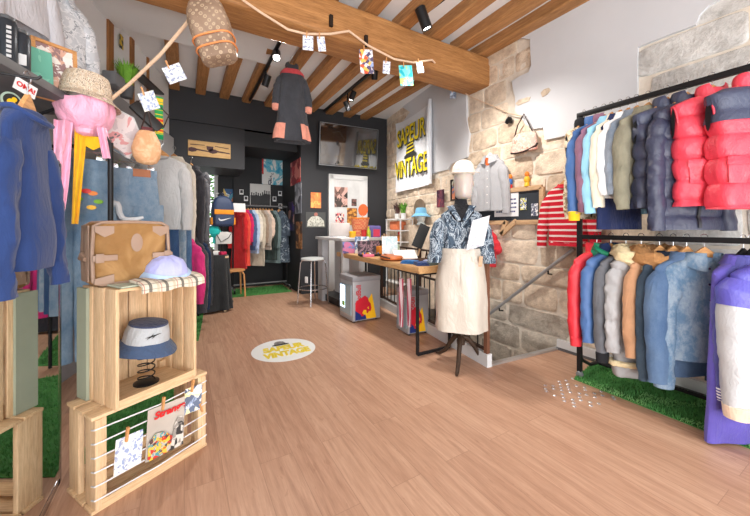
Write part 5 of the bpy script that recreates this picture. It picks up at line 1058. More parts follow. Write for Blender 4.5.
quads(b, rings, True, True, True); obj('crown', b, LAV, t); b = new(); quads(b, [[V((r*math.cos(a)*(1+.04*math.sin(3*a)), r*.92*math.sin(a), z+.006*math.sin(2*a))) for a in [2*PI*k/36 for k in range(36)]] for r, z in ((.096, .024), (.112, .008), (.122, -.008), (.120, -.012), (.108, .002), (.094, .018))]); obj('brim', b, cloth('pale_blue', (178, 206, 240), .06, .6), t)
TART = plaid('tartan', (214, 206, 186), [(0, .07, .012, 0, (70, 66, 64), .75), (0, .07, .004, .02, (150, 60, 56), .7), (2, .03, .006, 0, (80, 76, 72), .55), (0, .07, .012, .028, (180, 168, 140), .6)], (0, 1, 2)) if 0 else None
def tartan():
    n = NT('tartan'); o = n.xyz(); col = rgb(214, 206, 188); col = n.mix(0.0, col, col)
    for i, per, wd, off, c, wt in ((0, .075, .014, 0, (66, 64, 62), .8), (0, .075, .005, .022, (170, 70, 64), .6), (2, .024, .004, .004, (90, 86, 80), .5), (0, .075, .012, .04, (178, 166, 138), .6), (1, .06, .012, 0, (100, 96, 90), .5)):
        fr = n.math('FRACT', n.math('DIVIDE', n.math('ADD', o[i], off+5), per)); col = n.mix(n.math('MULTIPLY', n.math('LESS_THAN', fr, wd/per), wt), col, rgb(*c))
    return n.done(col, .85, 0, .15)
t = thing('folded_scarf', 'tartan lined sage green scarf folded over the top of the upright crate', 'scarf', inC(1, .0, 0, .522), RC1); b = new()
b2 = cloth('sage_cloth', (172, 180, 160), .08); sheet(b, lambda s, q: (.02+.35*s, .27-.27*q, .0085+.002*math.sin(s*9+q*4)), 24, 12, .008); obj('top_layer', b, b2, t)
b = new(); sheet(b, lambda s, q: (.075+.30*s, .05-.105*math.sin(min(1, q*1.3)*PI/2)+.022*q*0, .024-.05*q*q+.004*math.sin(s*14)), 28, 14, .012); obj('folded_edge', b, tartan(), t)
# ---------------------------------------------------------------- standing mirror on the left with its chrome edge
n = NT('mirror_glass'); MIRG = n.done(rgb(225, 228, 228), .02, 1, .5); CHR = flat('chrome', (206, 208, 210), .2, 1, .02)
t = thing('standing_mirror', 'tall standing mirror with chrome frame at the left behind the crates', 'mirror', (-.502, 1.42, 0), PI/2); b = new(); box(b, (0, .012, .76), (1.22, .02, 1.44)); obj('backing', b, BLACKP, t); b = new(); box(b, (0, -.001, .76), (1.2, .006, 1.42)); obj('glass', b, MIRG, t)
b = new()
for s in (-1, 1): box(b, (s*.625, .012, .75), (.06, .03, 1.5), bev=.008)
for z in (.02, 1.49): box(b, (0, .012, z), (1.27, .03, .04), bev=.008)
obj('chrome_frame', b, CHR, t)
# navy long sleeved top hanging at the far left
p = V((-.455, 1.535, 1.705)); t = thing('wall_hook', 'thin black arm from the left wall holding the navy top', 'rail', (0, 0, 0)); b = new(); tube(b, [V((-1.05, 1.58, 1.99)), V((-.75, 1.56, 1.77)), V((-.52, 1.54, 1.705)), V((-.43, 1.53, 1.702)), V((-.42, 1.53, 1.714))], .0045, 8); obj('arm', b, BLACKM, t)
NAVT = cloth('navy_top', (42, 62, 110), .1, .8, .14)
def neckL(t, P): b = new(); box(b, (0, .01, Z0-.03), (.045, .004, .05)); obj('size_label', b, flat('label_cream', (222, 210, 160), .7), t)
garment('long_sleeved_top', 'navy blue long sleeved top hanging at the far left above the mirror', 'top', p, 1.42, NAVT, sw=.13, hw=.145, L=.52, th=.034, slv=.53, seed=61, collar='crew', extra=neckL, wr=.014, fold=.02, hlab='navy long sleeved top', r0=.047, r1=.037, out=.022, fwd=.02)
# left shelf and what stands on it
def shelfpt(u, v, z=2.05): return Fl(u, v, z)
def leftthing(name, label, cat, s0, s1, z0, z1, o0, o1, mat, part):
    m_ = V(LP)+LD*((s0+s1)/2)+nL*((o0+o1)/2); t = thing(name, label, cat, (m_.x, m_.y, z0), RZ_L); b = new(); box(b, (0, 0, (z1-z0)/2), (abs(s1-s0), abs(o1-o0), z1-z0), bev=.004); obj(part, b, mat, t); return t
SHG = flat('shelf_grey', (104, 106, 108), .6); s_of = lambda p: (V((p.x, p.y))-V(LP)).dot(LD)
t = leftthing('wall_shelf', 'dark grey wall shelf on the left holding black cans', 'shelf', -5.9, -2.75, 2.0, 2.05, .07, .40, SHG, 'board')
for x in (-1.2, .2, 1.3): b = new(); bar(b, (x, .16, -.16), (x, .16, 0), .02, .03, (0, 1, 0)); bar(b, (x, .15, -.15), (x, -.12, -.008), .016, .012); obj('bracket', b, BLACKM, t)
CANM = flat('can_black', (58, 64, 72), .35, .3, .08); WL = flat('letter_white', (224, 226, 228), .6)
for l_, u, v, hgt, k in (('tall black can with vertical white lettering, left one on the wall shelf', 12.5, 67, .26, 0), ('tall black can with small white label, right one on the wall shelf', 26, 74, .235, 1)):
    p = shelfpt(u, v); t = thing('spray_can', l_, 'can', p+V((-.03, .02, 0)), .25); b = new(); lathe(b, [(.04, 0), (.043, .006), (.043, hgt-.03), (.036, hgt-.012), (.028, hgt-.006)], 22); obj('can', b, CANM, t); b = new(); lathe(b, [(.036, hgt-.012), (.036, hgt+.004), (.03, hgt+.008), (.003, hgt+.008)], 22); obj('lid', b, flat('can_lid', (110, 114, 118), .4, .4), t)
    b = new()
    if k: box(b, (.012, -.0425, .07), (.03, .003, .06))
    else:
        for i in range(7): box(b, (.012, -.0425, .05+.025*i), (.018, .003, .015))
    obj('print', b, WL, t)
p = onLW(9, 12, .1); t = poster('poster', 'white and blue poster at the top left corner behind the cans', p, RZ_L, .34, .42, blotch('poster_blue_white', [(0, (226, 232, 238)), (.46, (206, 222, 236)), (.54, (120, 176, 220)), (.62, (232, 236, 240)), (.68, (90, 150, 210))], 7)); b = new()
for i in range(6): prism(b, [(-.15+.05*i, .06), (-.125+.05*i, .05), (-.115+.05*i, .17), (-.14+.05*i, .18)], .003)
obj('blue_letter_marks', b, flat('poster_blue', (60, 140, 210), .6), t, loc=(0, -.005, -.02)); b = new(); box(b, (.02, -.005, -.19), (.3, .003, .03)); obj('red_edge', b, RP, t)
p = shelfpt(2, 52); slab('carton', 'beige cardboard package cut by the left edge beside the black cans', 'box', p+V((-.06, -.02, 0)), RZ_L, (.07, .05, .28), flat('kraft', (206, 176, 140), .8), part='box')
t = card('printed_card', 'turquoise printed card with orange flower standing beside the cans', 'card', shelfpt(41, 86)+V((-.02, .02, .10)), RZ_L-.5, .15, .26, blotch('turquoise_card', [(0, (110, 180, 160)), (.55, (130, 196, 176)), (.64, (226, 120, 80)), (.70, (120, 186, 166))], 9), -.05, pegs=False)
p = onLW(54, 74, .30); poster('canvas', 'pale patterned canvas leaning with its bare wooden edge towards the cans', p, RZ_L-.75, .20, .36, printed('canvas_print', [(232, 226, 220), (214, 170, 150), (150, 120, 120), (236, 232, 228)], 30, 6), 'picture', .04, WOODH, lean=-.1)
p = Fl(25.5, 88, 1.93); t = thing('small_sign', 'small white sign with red letters hanging under the wall shelf', 'sign', p, rot=(0, .25, RZ_L-.35)); b = new(); box(b, (0, 0, 0), (.10, .004, .066)); obj('plate', b, PAPER, t); text('lettering', 'OMA!', .036, RT, t, (0, -.004, 0), (PI/2, 0, 0), .0008, .001, .085)
p = Fl(11, 101, 1.86); t = thing('badge', 'round black badge with a yellow blob beside the navy top', 'badge', p, rot=(0, 0, RZ_L-.4)); b = new(); lathe(b, [(.003, 0), (.046, .001), (.046, .005), (.003, .006)], 26, (0, 0, 0), Matrix.Rotation(PI/2, 4, 'X')); obj('rim', b, flat('pale_green', (170, 192, 178), .5), t); b = new(); lathe(b, [(.002, 0), (.037, 0), (.036, .002), (.002, .002)], 26, (0, -.0055, 0), Matrix.Rotation(PI/2, 4, 'X')); obj('face', b, INK, t); b = new(); lathe(b, [(.001, 0), (.018, .001), (.001, .002)], 14, (-.006, -.0085, -.008), Matrix.Rotation(PI/2, 4, 'X')); lathe(b, [(.001, 0), (.012, .001), (.001, .002)], 14, (.008, -.009, .010), Matrix.Rotation(PI/2, 4, 'X')); obj('yellow_blob', b, YLOGO, t)
# shirts hung high on the left wall
GP = blotch('grey_white_pattern', [(0, (206, 210, 216)), (.47, (230, 232, 236)), (.55, (160, 166, 174)), (.60, (222, 226, 230))], 10, 6, 1, .7, (1, 1, 1.4))
p = onLW(58, -22, .16); garment('patterned_shirt', 'pale grey patterned shirt hung high on the left wall', 'shirt', p, RZ_L-.5, GP, sw=.2, hw=.2, L=.62, th=.05, slv=.5, seed=63, collar='fold', hlab='pale grey patterned shirt on the left wall', hem=GP)
p = onLW(24, -62, .2); garment('patterned_shirt', 'light grey shirt with its sleeve hanging at the top edge of the photo', 'shirt', p, RZ_L-.2, cloth('light_grey', (198, 198, 204), .06), sw=.18, hw=.18, L=.42, th=.04, slv=.56, seed=64, collar='fold', hlab='light grey shirt at the top of the left wall')
# display head with scarf and hat on the rack end
PH = W(86, 100, 2.2); PINK = cloth('pink_satin', (252, 178, 206), .08, .35, .3, .5)
t = thing('hat_mannequin', 'display head swathed in the pink satin scarf above the jeans rack', 'display head', (PH.x, PH.y, 1.84), .15); b = new(); lathe(b, [(.05, 0), (.055, .02), (.07, .06), (.10, .10), (.115, .16), (.105, .22), (.07, .27), (.004, .28)], 24, sy=1.1); obj('head', b, HEADM, t)
t = thing('satin_scarf', 'pink satin scarf wrapped round the display head with a long hanging tail', 'scarf', (PH.x, PH.y, 1.84), .15); rings = []; F = lambda a, z: 1+.10*noise.noise((a*2.5, z*12, 3))+.05*math.sin(10*a+z*30+2*noise.noise((a, z*9, 1)))
for z, r in ((-.07, .05), (-.03, .07), (0, .085), (.03, .10), (.06, .128), (.10, .15), (.15, .158), (.20, .15)): rings.append([V((r*F(a, z)*math.cos(a), 1.08*r*F(a, z)*math.sin(a), z-.03*math.sin(a*2)*.4)) for a in [2*PI*k/72 for k in range(72)]])
b = new(); quads(b, rings, True, True, True); obj('wrap', b, PINK, t)
b = new(); sheet(b, lambda s, q: (-.10-.045*q+.085*(s-.5)*(1-.35*q)+.02*q*math.sin(q*4), -.12+.02*math.sin(s*8+q*4), .03-.72*q-(.10*q*s)), 10, 26, .005); obj('tail', b, PINK, t)
b = new(); sheet(b, lambda s, q: (.085+.05*(s-.5)+.03*q, -.12+.014*math.sin(s*8), .02-.20*q), 8, 10, .005); obj('short_tail', b, PINK, t)
b = new(); lathe(b, [(.01, -.03), (.035, -.015), (.04, .01), (.02, .035), (.004, .04)], 16, (.0, -.13, -.02), sx=1.2); obj('knot', b, PINK, t)
t = thing('yellow_scarf', 'mustard yellow scarf hanging beside the pink satin tail', 'scarf', (PH.x, PH.y, 1.80), .15); b = new(); sheet(b, lambda s, q: (-.02-.03*q+.06*(s-.5)*(1-.5*q), -.085+.012*math.sin(s*7+q*3), .04-.62*q), 8, 24, .004); obj('tail', b, cloth('mustard', (242, 186, 40), .08), t); b = new(); sheet(b, lambda s, q: (-.03+.14*s, -.09+.01*math.sin(s*6), -.0-.09*q*(1-abs(s-.5))), 10, 6, .004); obj('fold', b, cloth('mustard', (242, 186, 40), .08), t)
TWD = blotch('tweed', [(0, (196, 174, 150)), (.42, (222, 206, 184)), (.5, (150, 132, 116)), (.55, (226, 212, 192)), (.63, (186, 160, 138))], 55, 2, .3, .9, (1, 1, .5))
bucket_hat('bucket_hat', 'beige tweed bucket hat on the pink scarved display head', (PH.x+.0, PH.y, 2.075), .15, TWD, TWD, .138, .15, .055, tilt=(-.05, .06))
# ---------------------------------------------------------------- denim rack
P0 = V((-.43, 2.80, 0)); P1 = V((-.22, 4.75, 0)); zr = 1.75
t = thing('denim_rack', 'black clothes rack full of jeans behind the travel bag', 'clothes rack', P0); E1 = P1-P0; cb = V((-.35, .22, 0))
for q in (V(), E1, cb): b = new(); tube(b, [q+V((0, 0, .02)), q+V((0, 0, zr+(.02 if q.length < .1 else 0)))], .016, 10); obj('post', b, BLACKM, t)
b = new(); tube(b, [V((0, 0, zr)), E1+V((0, 0, zr))], .012, 8); obj('rail', b, STEEL, t); b = new(); tube(b, [V((0, 0, zr)), cb+V((0, 0, zr))], .012, 8); obj('cross_rail', b, BLACKM, t)
b = new(); tube(b, [V((0, 0, zr-.05)), V((0, 0, zr)), V((-.02, -.01, 1.80)), V((PH.x-P0.x, PH.y-P0.y, 1.80)), V((PH.x-P0.x, PH.y-P0.y, 1.86))], .012, 8); obj('head_arm', b, BLACKM, t)
b = new(); tube(b, [V((0, 0, .03)), E1+V((0, 0, .03))], .012, 8); obj('base_rail', b, BLACKM, t)
REDTAG = flat('red_white_tag', (232, 120, 120), .6)
def onrail(k, dz=.015): return P0+E1*k+V((0, 0, zr+dz))
def embroidery(t, P):
    for i, (a, tt, c_) in enumerate(((.2, .16, RP), (.35, .17, OP), (.05, .2, flat('stem_green', (120, 170, 60), .7)), (.5, .21, flat('stem_green', (120, 170, 60), .7)), (.3, .24, YP))):
        b = new(); p = P(-PI/2+a, tt, .012); lathe(b, [(.001, -.002), (.016, 0), (.001, .003)], 8, p, Matrix.Rotation(PI/2, 4, 'X'), sx=1.7); obj('embroidery', b, c_, t)
p = P0+cb*.62+V((0, 0, zr+.015)); jeans('jeans', 'wide mid blue jeans with floral embroidery left of the rack post', p, .12, denim('jeans_mid', (112, 150, 188), (190, 216, 234), .7), .2, 1.38, .04, 1, .115, embroidery)
LD2 = denim('jeans_light', (130, 170, 208), (212, 230, 244), .8)
def gull(t, P):
    b = new(); cs = [(-1.12, .42), (-1.13, .36), (-1.08, .30), (-.98, .262), (-.85, .245), (-.73, .25), (-.63, .275), (-.55, .32), (-.45, .35), (-.3, .365), (-.1, .36), (.12, .345)]
    pts = [P(-PI/2+a*.75+.12, tt, .010+.022*smoothstep(.26, .34, tt)) for a, tt in cs]; tube(b, pts, [.018]*4+[.021]*6+[.018, .010], 8); obj('painted_arch', b, flat('paint_white', (226, 230, 234), .7), t)
    obj('leather_patch', patch(P, -PI/2+.0, -PI/2+.62, .0, .055, .010, 8, 3), flat('patch_tan', (170, 110, 78), .6), t)
p = W(133, 152, 2.62); jeans('jeans', 'light blue jeans with a painted white arch and leather patch', (p.x, p.y, zr+.015), .1, LD2, .168, 1.12, .04, 2, .115, gull)
p = onrail(.25); jeans('jeans', 'pale blue jeans half hidden behind the rack post', p+V((-.14, .0, 0)), .1, denim('jeans_pale', (146, 182, 214), (214, 230, 242), .6), .19, 1.1, .035, 3, .11)
p = W(156, 160, 3.0); jeans('jeans', 'dark indigo jeans with a white tag right of the arch jeans', (p.x, p.y, zr+.01), -.4, denim('jeans_indigo', (62, 96, 148), (110, 146, 192), .4), .17, 1.15, .035, 4, .1, None, 1, REDTAG)
p = W(166, 166, 3.15); jeans('jeans', 'pale washed jeans with a red and white tag', (p.x, p.y, zr+.01), -.5, denim('jeans_wash', (150, 186, 216), (230, 238, 244), .75, True), .16, 1.15, .03, 5, .1, None, 1, REDTAG)
p = W(174, 170, 3.3); jeans('jeans', 'mid blue denim trousers in front of the cream sleeved jacket', (p.x, p.y, zr+.0), -.6, denim('jeans_blue', (90, 134, 186), (156, 190, 224), .6), .15, 1.15, .03, 6, .1)
garment('sweatshirt', 'plain light grey sweatshirt on the left rack above the jeans', 'sweatshirt', W(161, 143, 2.95), -.35, cloth('ash_grey', (188, 188, 188), .05), sw=.21, hw=.21, L=.66, th=.05, slv=.6, seed=71, collar='crew', cmat=cloth('ash_rib', (150, 150, 152)), hlab='light grey sweatshirt')
garment('jacket', 'cream sleeved jacket with pale denim front on the left rack', 'jacket', W(174, 148, 3.45), -.65, cloth('cream_sleeve', (214, 208, 194), .06), sw=.2, hw=.2, L=.74, th=.045, slv=.9, seed=72, collar='fold', placket=LIGHTD, cuffs=LD2, hlab='cream sleeved jacket')
garment('jacket', 'black jacket behind the cream sleeved jacket on the left rack', 'jacket', W(191, 158, 3.8), -1.0, cloth('soft_black', (58, 58, 64), .2), sw=.2, hw=.2, L=.9, th=.045, slv=.8, seed=73, collar='fold', hlab='black jacket on the left rack')
garment('puffer_coat', 'dark grey padded coat hanging in front of the garden door', 'coat', W(199, 168, 4.4), -1.1, nylon('grey_pad', (92, 92, 98), rough=.5), sw=.2, hw=.22, L=.95, th=.06, slv=.85, seed=74, q=.012, qh=.1, collar='hood', zipm=ZIPM, hlab='dark grey padded coat')
# lower rail beyond with dark coats
t = thing('low_rack', 'low black clothes rack with dark coats left of the black table', 'clothes rack', (0, 0, 0)); q0, q1 = V((-.02, 3.75, 1.16)), V((.16, 4.95, 1.16)); b = new(); tube(b, [q0, q1], .012, 8); obj('rail', b, BLACKM, t)
for q in (q0, q1): b = new(); tube(b, [V((q.x, q.y, .01)), q], .013, 8); obj('post', b, BLACKM, t)
for k, (n_, l_, m_, L_, kw) in enumerate((('cardigan', 'bright pink cardigan on the low rack behind the lavender hat', cloth('hot_pink', (206, 52, 118)), .62, {}), ('jacket', 'charcoal jacket on the low rack next to the pink cardigan', cloth('charcoal', (66, 66, 72), .2), .8, {}), ('jacket', 'dark navy denim jacket on the low rack', denim('night_denim', (46, 62, 92), (72, 92, 126), .4), .84, {}), ('coat', 'black quilted coat at the end of the low rack beside the black table', nylon('black_quilt', (52, 52, 58), rough=.5), .86, {'q': .01}))):
    q = q0+(q1-q0)*(.12+.25*k); garment(n_, l_, 'jacket' if k else 'cardigan', q+V((0, 0, .014)), -.75, m_, sw=.2, hw=.2, L=L_, th=.045, slv=L_*.9, seed=80+k, collar='stand' if k == 3 else 'fold', hlab=l_.split(' on the')[0].split(' at the')[0], **kw)
turf('artificial_grass_mat', 'green artificial grass mat under the low left rack', [(-.5, 3.6), (.13, 3.9), (.25, 5.3), (-.2, 5.3)], 8, 4000, False)
turf('artificial_grass_mat', 'green artificial grass mat on the floor behind the crates', [(-.46, 2.12), (-.06, 2.34), (.08, 3.55), (-.46, 3.55)], 9, 4000, False)
# hats, bags and bits above the denim rack
t = thing('framed_print', 'white edged angular panel with pale pink picture beside the pink scarf', 'picture', W(119, 131, 2.45), rot=(.1, .35, .35)); b = new(); pg = [(-.16, .14), (.04, .14), (.13, .04), (.13, -.16), (-.06, -.14), (-.16, .0)]; prism(b, pg, .008); obj('print', b, blotch('pink_grey_print', [(0, (206, 196, 198)), (.45, (226, 216, 216)), (.55, (220, 160, 160)), (.62, (120, 116, 118)), (.67, (232, 226, 226))], 6), t); b = new(); tube(b, [(x, 0, z) for x, z in pg+pg[:1]], .007, 6); obj('edge', b, TRIMW, t)
t = thing('shoulder_bag', 'small crinkled tan leather bag hanging above the arch jeans', 'bag', W(147, 147, 2.5), .1); b = new(); rings = []
for z, r in ((-.135, .03), (-.12, .065), (-.08, .088), (-.02, .095), (.04, .085), (.09, .066), (.12, .05), (.13, .02)): rings.append([V((r*math.cos(a)*(1+.1*noise.noise((a*2, z*16, 4))), .6*r*math.sin(a)*(1+.15*noise.noise((a*2, z*16, 8))), z)) for a in [2*PI*k/28 for k in range(28)]])
quads(b, rings, True, True, True); obj('body', b, blotch('tan_crinkle', [(0, (196, 140, 98)), (.45, (222, 170, 126)), (.6, (236, 196, 156))], 12, 6, 1, .5, (1, 1, 1), False, .8), t); b = new(); tube(b, [(-.04, 0, .12), (-.02, .0, .2), (0, .02, .34), (.02, 0, .2), (.04, 0, .12)], .006, 6); obj('strap', b, BRD, t); b = new(); box(b, (0, 0, .135), (.07, .05, .03), bev=.008); obj('top_band', b, flat('wine', (96, 44, 48), .6), t)
t = thing('striped_scarf', 'green yellow and red striped scarf hanging near the tan leather bag', 'scarf', W(159, 118, 2.75), .2); b = new(); sheet(b, lambda s, q: ((s-.5)*.06, .008*math.sin(q*6), .18-.36*q), 6, 20, .006); obj('cloth', b, blotch('rasta', [(0, (30, 140, 90)), (.42, (50, 160, 90)), (.5, (240, 200, 50)), (.58, (220, 70, 50)), (.66, (40, 130, 90))], 3, 1, 0, .8, (.01, .01, 5)), t)
t = thing('shoulder_bag', 'black slim bag hanging diagonally under the potted grass', 'bag', W(147, 117, 2.7), rot=(0, .75, .2)); b = new(); box(b, (0, 0, 0), (.26, .06, .09), bev=.02); obj('body', b, flat('black_leather', (44, 42, 42), .4), t); b = new(); tube(b, [(-.13, 0, .03), (-.08, 0, .14), (.08, 0, .14), (.13, 0, .03)], .006, 6); obj('strap', b, BRD, t)
t = thing('wall_ledge', 'black bar ledge fixed diagonally along the left timbers', 'ledge', (0, 0, 0)); a_, c_ = onLW(128, 66, .12), onLW(159, 94, .12); b = new(); bar(b, a_, c_, .12, .02); obj('board', b, BLACKP, t)
p = Fl(126.5, 87, 2.55); p = onLW(126.5, 87, .12); p.z = 2.552; plant('small pot of bright green grass on the left wall ledge', onLW(126, 92, .02)*0+p, flat('pot_grey', (92, 94, 98), .6), .26, 160, 5, .10, flat('grass_green', (120, 176, 60), .7, 0, .25, 20), .07)
p = onLW(114, 87, .12); slab('storage_box', 'small grey box beside the pot of grass on the left wall ledge', 'box', (p.x, p.y, 2.552), RZ_L, (.2, .12, .13), flat('box_grey', (128, 130, 134), .7), part='box')
p = onLW(121.5, 41, .0); poster('small_picture', 'tiny dark yellow picture between the timbers of the left wall', onLW(121.5, 42, .025), RZ_L, .07, .14, printed('tiny_print', [(60, 60, 60), (206, 176, 60)], 20, 3), 'picture')
plant('green leaves showing between the hangers of the denim rack', P0+V((-.12, .75, 1.5)), flat('pot_grey', (92, 94, 98), .6), .22, 60, 6, .10, None, .05)
t = C.objects[-1].parent; 
# ---------------------------------------------------------------- black table, backpack stand, recess rack
t = thing('cloth_covered_table', 'small table under a black cloth left of the backpack', 'table', (.20, 5.30, 0), .05); BLC = cloth('black_cloth', (46, 48, 50), .15)
b = new(); box(b, (0, 0, .775), (.66, .56, .03)); obj('table_top', b, PINE, t)
for sx in (-1, 1):
    for sy in (-1, 1): b = new(); bar(b, (sx*.29, sy*.24, 0), (sx*.27, sy*.22, .76), .035, .035, (0, 1, 0)); obj('leg', b, PINE, t)
rings = []
for z, k in ((.795, .0), (.796, .9), (.796, 1.0), (.78, 1.03), (.6, 1.05), (.4, 1.08), (.2, 1.11), (.03, 1.13)):
    f = max(0, (.78-z))/.78
    rings.append([V((k*.34*sgp(math.cos(a), .35)*(1+.07*f*math.sin(11*a)), k*.29*sgp(math.sin(a), .35)*(1+.09*f*math.sin(11*a+1)), z+(.10*f*f*max(0, math.sin(2*a+.6))))) for a in [2*PI*j/96 for j in range(96)]])
b = new(); quads(b, rings[1:], True, True, False); tag(obj('tablecloth', b, BLC), 'black cloth draped over the small table', 'tablecloth'); bpy.data.objects['tablecloth'].location = (.20, 5.30, .006); bpy.data.objects['tablecloth'].rotation_euler = (0, 0, .05)
R = random.Random(3)
for i, (l_, dx, dy, s, cc) in enumerate((('white folded paper goods on the black table', .12, -.12, (.24, .16, .05), (226, 226, 224)), ('grey boxed goods at the left of the black table', -.12, -.1, (.16, .12, .1), (150, 150, 152)), ('small raspberry box at the right corner of the black table', .27, -.2, (.09, .07, .045), (186, 44, 84)))): slab('goods_box', l_, 'box', (.20+dx, 5.30+dy, .804), .3*i, s, flat('goods_%d' % i, cc, .6), part='box')
t = thing('hat_tree', 'slim black stand carrying patterned hats behind the dark coats', 'stand', (.06, 5.42, .804), 0); b = new(); tube(b, [(0, 0, .01), (0, 0, .42)], .008, 8); obj('pole', b, BLACKM, t); b = new(); lathe(b, [(.07, 0), (.07, .01), (.004, .012)], 18); obj('base', b, BLACKM, t)
MUL = printed('multi_print', [(190, 120, 130), (210, 190, 90), (120, 130, 120), (226, 206, 190), (90, 80, 84)], 16, 9)
bucket_hat('bucket_hat', 'multicoloured patterned hat on the slim black stand', (.06, 5.42, 1.20), 0, MUL, MUL, .11, .11, .05, tilt=(.2, .5))
bucket_hat('bucket_hat', 'second patterned hat lying on the black table', (.02, 5.22, .85), 0, blotch('floral_hat', [(0, (170, 120, 120)), (.5, (210, 170, 160)), (.6, (120, 90, 96))], 20), MUL, .11, .1, .05)
q = W(222, 210, 5.15); t = thing('display_post', 'black floor standing post holding the navy backpack', 'stand', (q.x, q.y, 0)); b = new(); tube(b, [(0, 0, .01), (0, 0, 1.75)], .016, 10); obj('pole', b, BLACKM, t); b = new(); lathe(b, [(.17, 0), (.17, .015), (.02, .03)], 24); obj('base', b, BLACKM, t); b = new(); tube(b, [(0, -.02, 1.72), (0, -.10, 1.72), (0, -.12, 1.74)], .006, 6); obj('hook', b, STEEL, t); b = new(); tube(b, [(0, -.02, 1.12), (0, -.10, 1.12), (0, -.11, 1.14)], .006, 6); obj('hook', b, STEEL, t)
NVB = nylon('backpack_navy', (40, 58, 92), rough=.5); ORB = flat('backpack_orange', (236, 150, 40), .6)
t = thing('backpack', 'navy blue backpack with an orange band and white tick mark', 'backpack', (q.x, q.y-.11, 1.21), .2); rings = []
for z, k in ((0, .8), (.02, .97), (.1, 1.02), (.25, 1), (.36, .9), (.43, .68), (.47, .35), (.475, .1)): rings.append([V((.165*k*sgp(math.cos(a), .6), .085*k*sgp(math.sin(a), .7), z)) for a in [2*PI*j/36 for j in range(36)]])
b = new(); quads(b, rings, True, True, True); obj('body', b, NVB, t)
b = new(); box(b, (0, -.075, .22), (.285, .03, .075), bev=.01); obj('orange_band', b, ORB, t); b = new(); box(b, (0, -.078, .10), (.27, .04, .15), bev=.02); obj('front_pocket', b, NVB, t)
b = new(); prism(b, [(-.09, .01), (-.07, -.015), (-.04, -.018), (.0, -.005), (.10, .035), (.0, .012), (-.045, .002), (-.07, .008), (-.085, .03)], .003); obj('tick_emblem', b, WL, t, loc=(0, -.1, .10))
for s in (-1, 1): b = new(); box(b, (s*.165, -.01, .08), (.03, .08, .11), bev=.012); obj('side_pocket', b, ORB, t); b = new(); tube(b, [(s*.08, .06, .42), (s*.10, .02, .50), (s*.05, .02, .51)], .012, 8); obj('shoulder_strap', b, flat('strap_grey', (180, 184, 188), .6), t)
b = new(); tube(b, [(-.03, .02, .46), (-.02, .01, .51), (.02, .01, .51), (.03, .02, .46)], .008, 6); obj('grab_handle', b, NVB, t)
t = thing('shoulder_bag', 'small pale grey bag hanging under the navy backpack', 'bag', (q.x+.01, q.y-.11, .93), .2); b = new(); box(b, (0, 0, .1), (.24, .07, .19), bev=.02); obj('body', b, flat('bag_pale', (206, 206, 204), .6), t); b = new(); tube(b, [(-.11, -.04, .16), (-.05, -.045, .04), (.06, -.045, .1), (.11, -.04, .18), (.0, 0, .22)], .006, 6); obj('strap', b, BLACKP, t)
t = thing('cap', 'turquoise cap hanging beside the navy backpack', 'hat', W(212.5, 232, 5.0), rot=(.3, 1.1, 0)); b = new(); lathe(b, [(.10, -.02), (.10, .02), (.085, .08), (.05, .11), (.004, .115)], 24); obj('crown', b, cloth('turquoise', (40, 180, 176), .1), t); b = new(); sheet(b, lambda s, q_: ((.1+.09*q_)*math.cos(-.8+1.6*s), (.1+.06*q_)*math.sin(-.8+1.6*s), -.01-.03*q_), 12, 5, .006); obj('peak', b, cloth('turquoise', (40, 180, 176), .1), t)
t = thing('wooden_stool', 'plain bent plywood stool between the black table and the recess rack', 'stool', (.74, 6.02, 0), .1); b = new(); lathe(b, [(.15, .445), (.17, .45), (.172, .47), (.16, .475), (.004, .476)], 26); obj('seat', b, WOODH, t)
for k in range(4): a = PI/4+k*PI/2; c_, s_ = math.cos(a), math.sin(a); b = new(); tube(b, [(.08*c_, .08*s_, .44), (.15*c_, .15*s_, .435), (.18*c_, .18*s_, .39), (.20*c_, .20*s_, .005)], .014, 8); obj('leg', b, WOODH, t)
# rack in the recess
YR = 6.45; xa, xb = onY(233, 207, YR).x, onY(287, 207, YR).x; zk = 1.60
t = thing('recess_rack', 'grey clothes rack standing in the dark recess', 'clothes rack', (xa, YR, 0)); 
for x in (0, xb-xa): b = new(); tube(b, [(x, 0, .09), (x, 0, zk)], .014, 8); obj('post', b, BLACKM, t); b = new(); tube(b, [(x, -.24, .07), (x, .24, .07)], .014, 8); obj('foot', b, SHG, t); b = new(); lathe(b, [(.035, -.012), (.04, 0), (.035, .012)], 14, (x, -.22, .042), Matrix.Rotation(PI/2, 4, 'Y')); obj('caster', b, BLACKP, t)
for z in (zk, .13): b = new(); tube(b, [(0, 0, z), (xb-xa, 0, z)], .014, 8); obj('rail', b, SHG, t)
turf('artificial_grass_mat', 'green artificial grass mat under the recess rack', [(.62, 5.98), (1.72, 5.98), (1.74, 6.75), (.62, 6.75)], 15, 3000, False)
GR = [('long_coat', 'long bright red coat at the left end of the recess rack', (196, 40, 44), 1.05), ('coat', 'coral red coat with a pale hanging cord in the recess', (226, 84, 68), 1.0), ('blouse', 'magenta pink blouse on the recess rack', (206, 40, 96), .62), ('shirt', 'slate blue shirt on the recess rack', (76, 96, 136), .72), ('shirt', 'pale sky blue shirt on the recess rack', (176, 194, 224), .78), ('shirt', 'cream shirt on the recess rack beside the sky blue one', (222, 214, 200), .62), ('long_shirt', 'long oatmeal coloured shirt on the recess rack', (196, 184, 166), 1.02), ('shirt', 'brown leaf patterned shirt on the recess rack', (150, 130, 112), .66), ('shirt', 'taupe grey shirt in the middle of the recess rack', (170, 158, 148), .72), ('shirt', 'beige pink short shirt on the recess rack', (214, 190, 174), .5), ('trousers', 'dark bottle green trousers on the recess rack', (52, 64, 62), .92), ('long_shirt', 'long grey green shirt on the recess rack', (104, 122, 124), .98)]
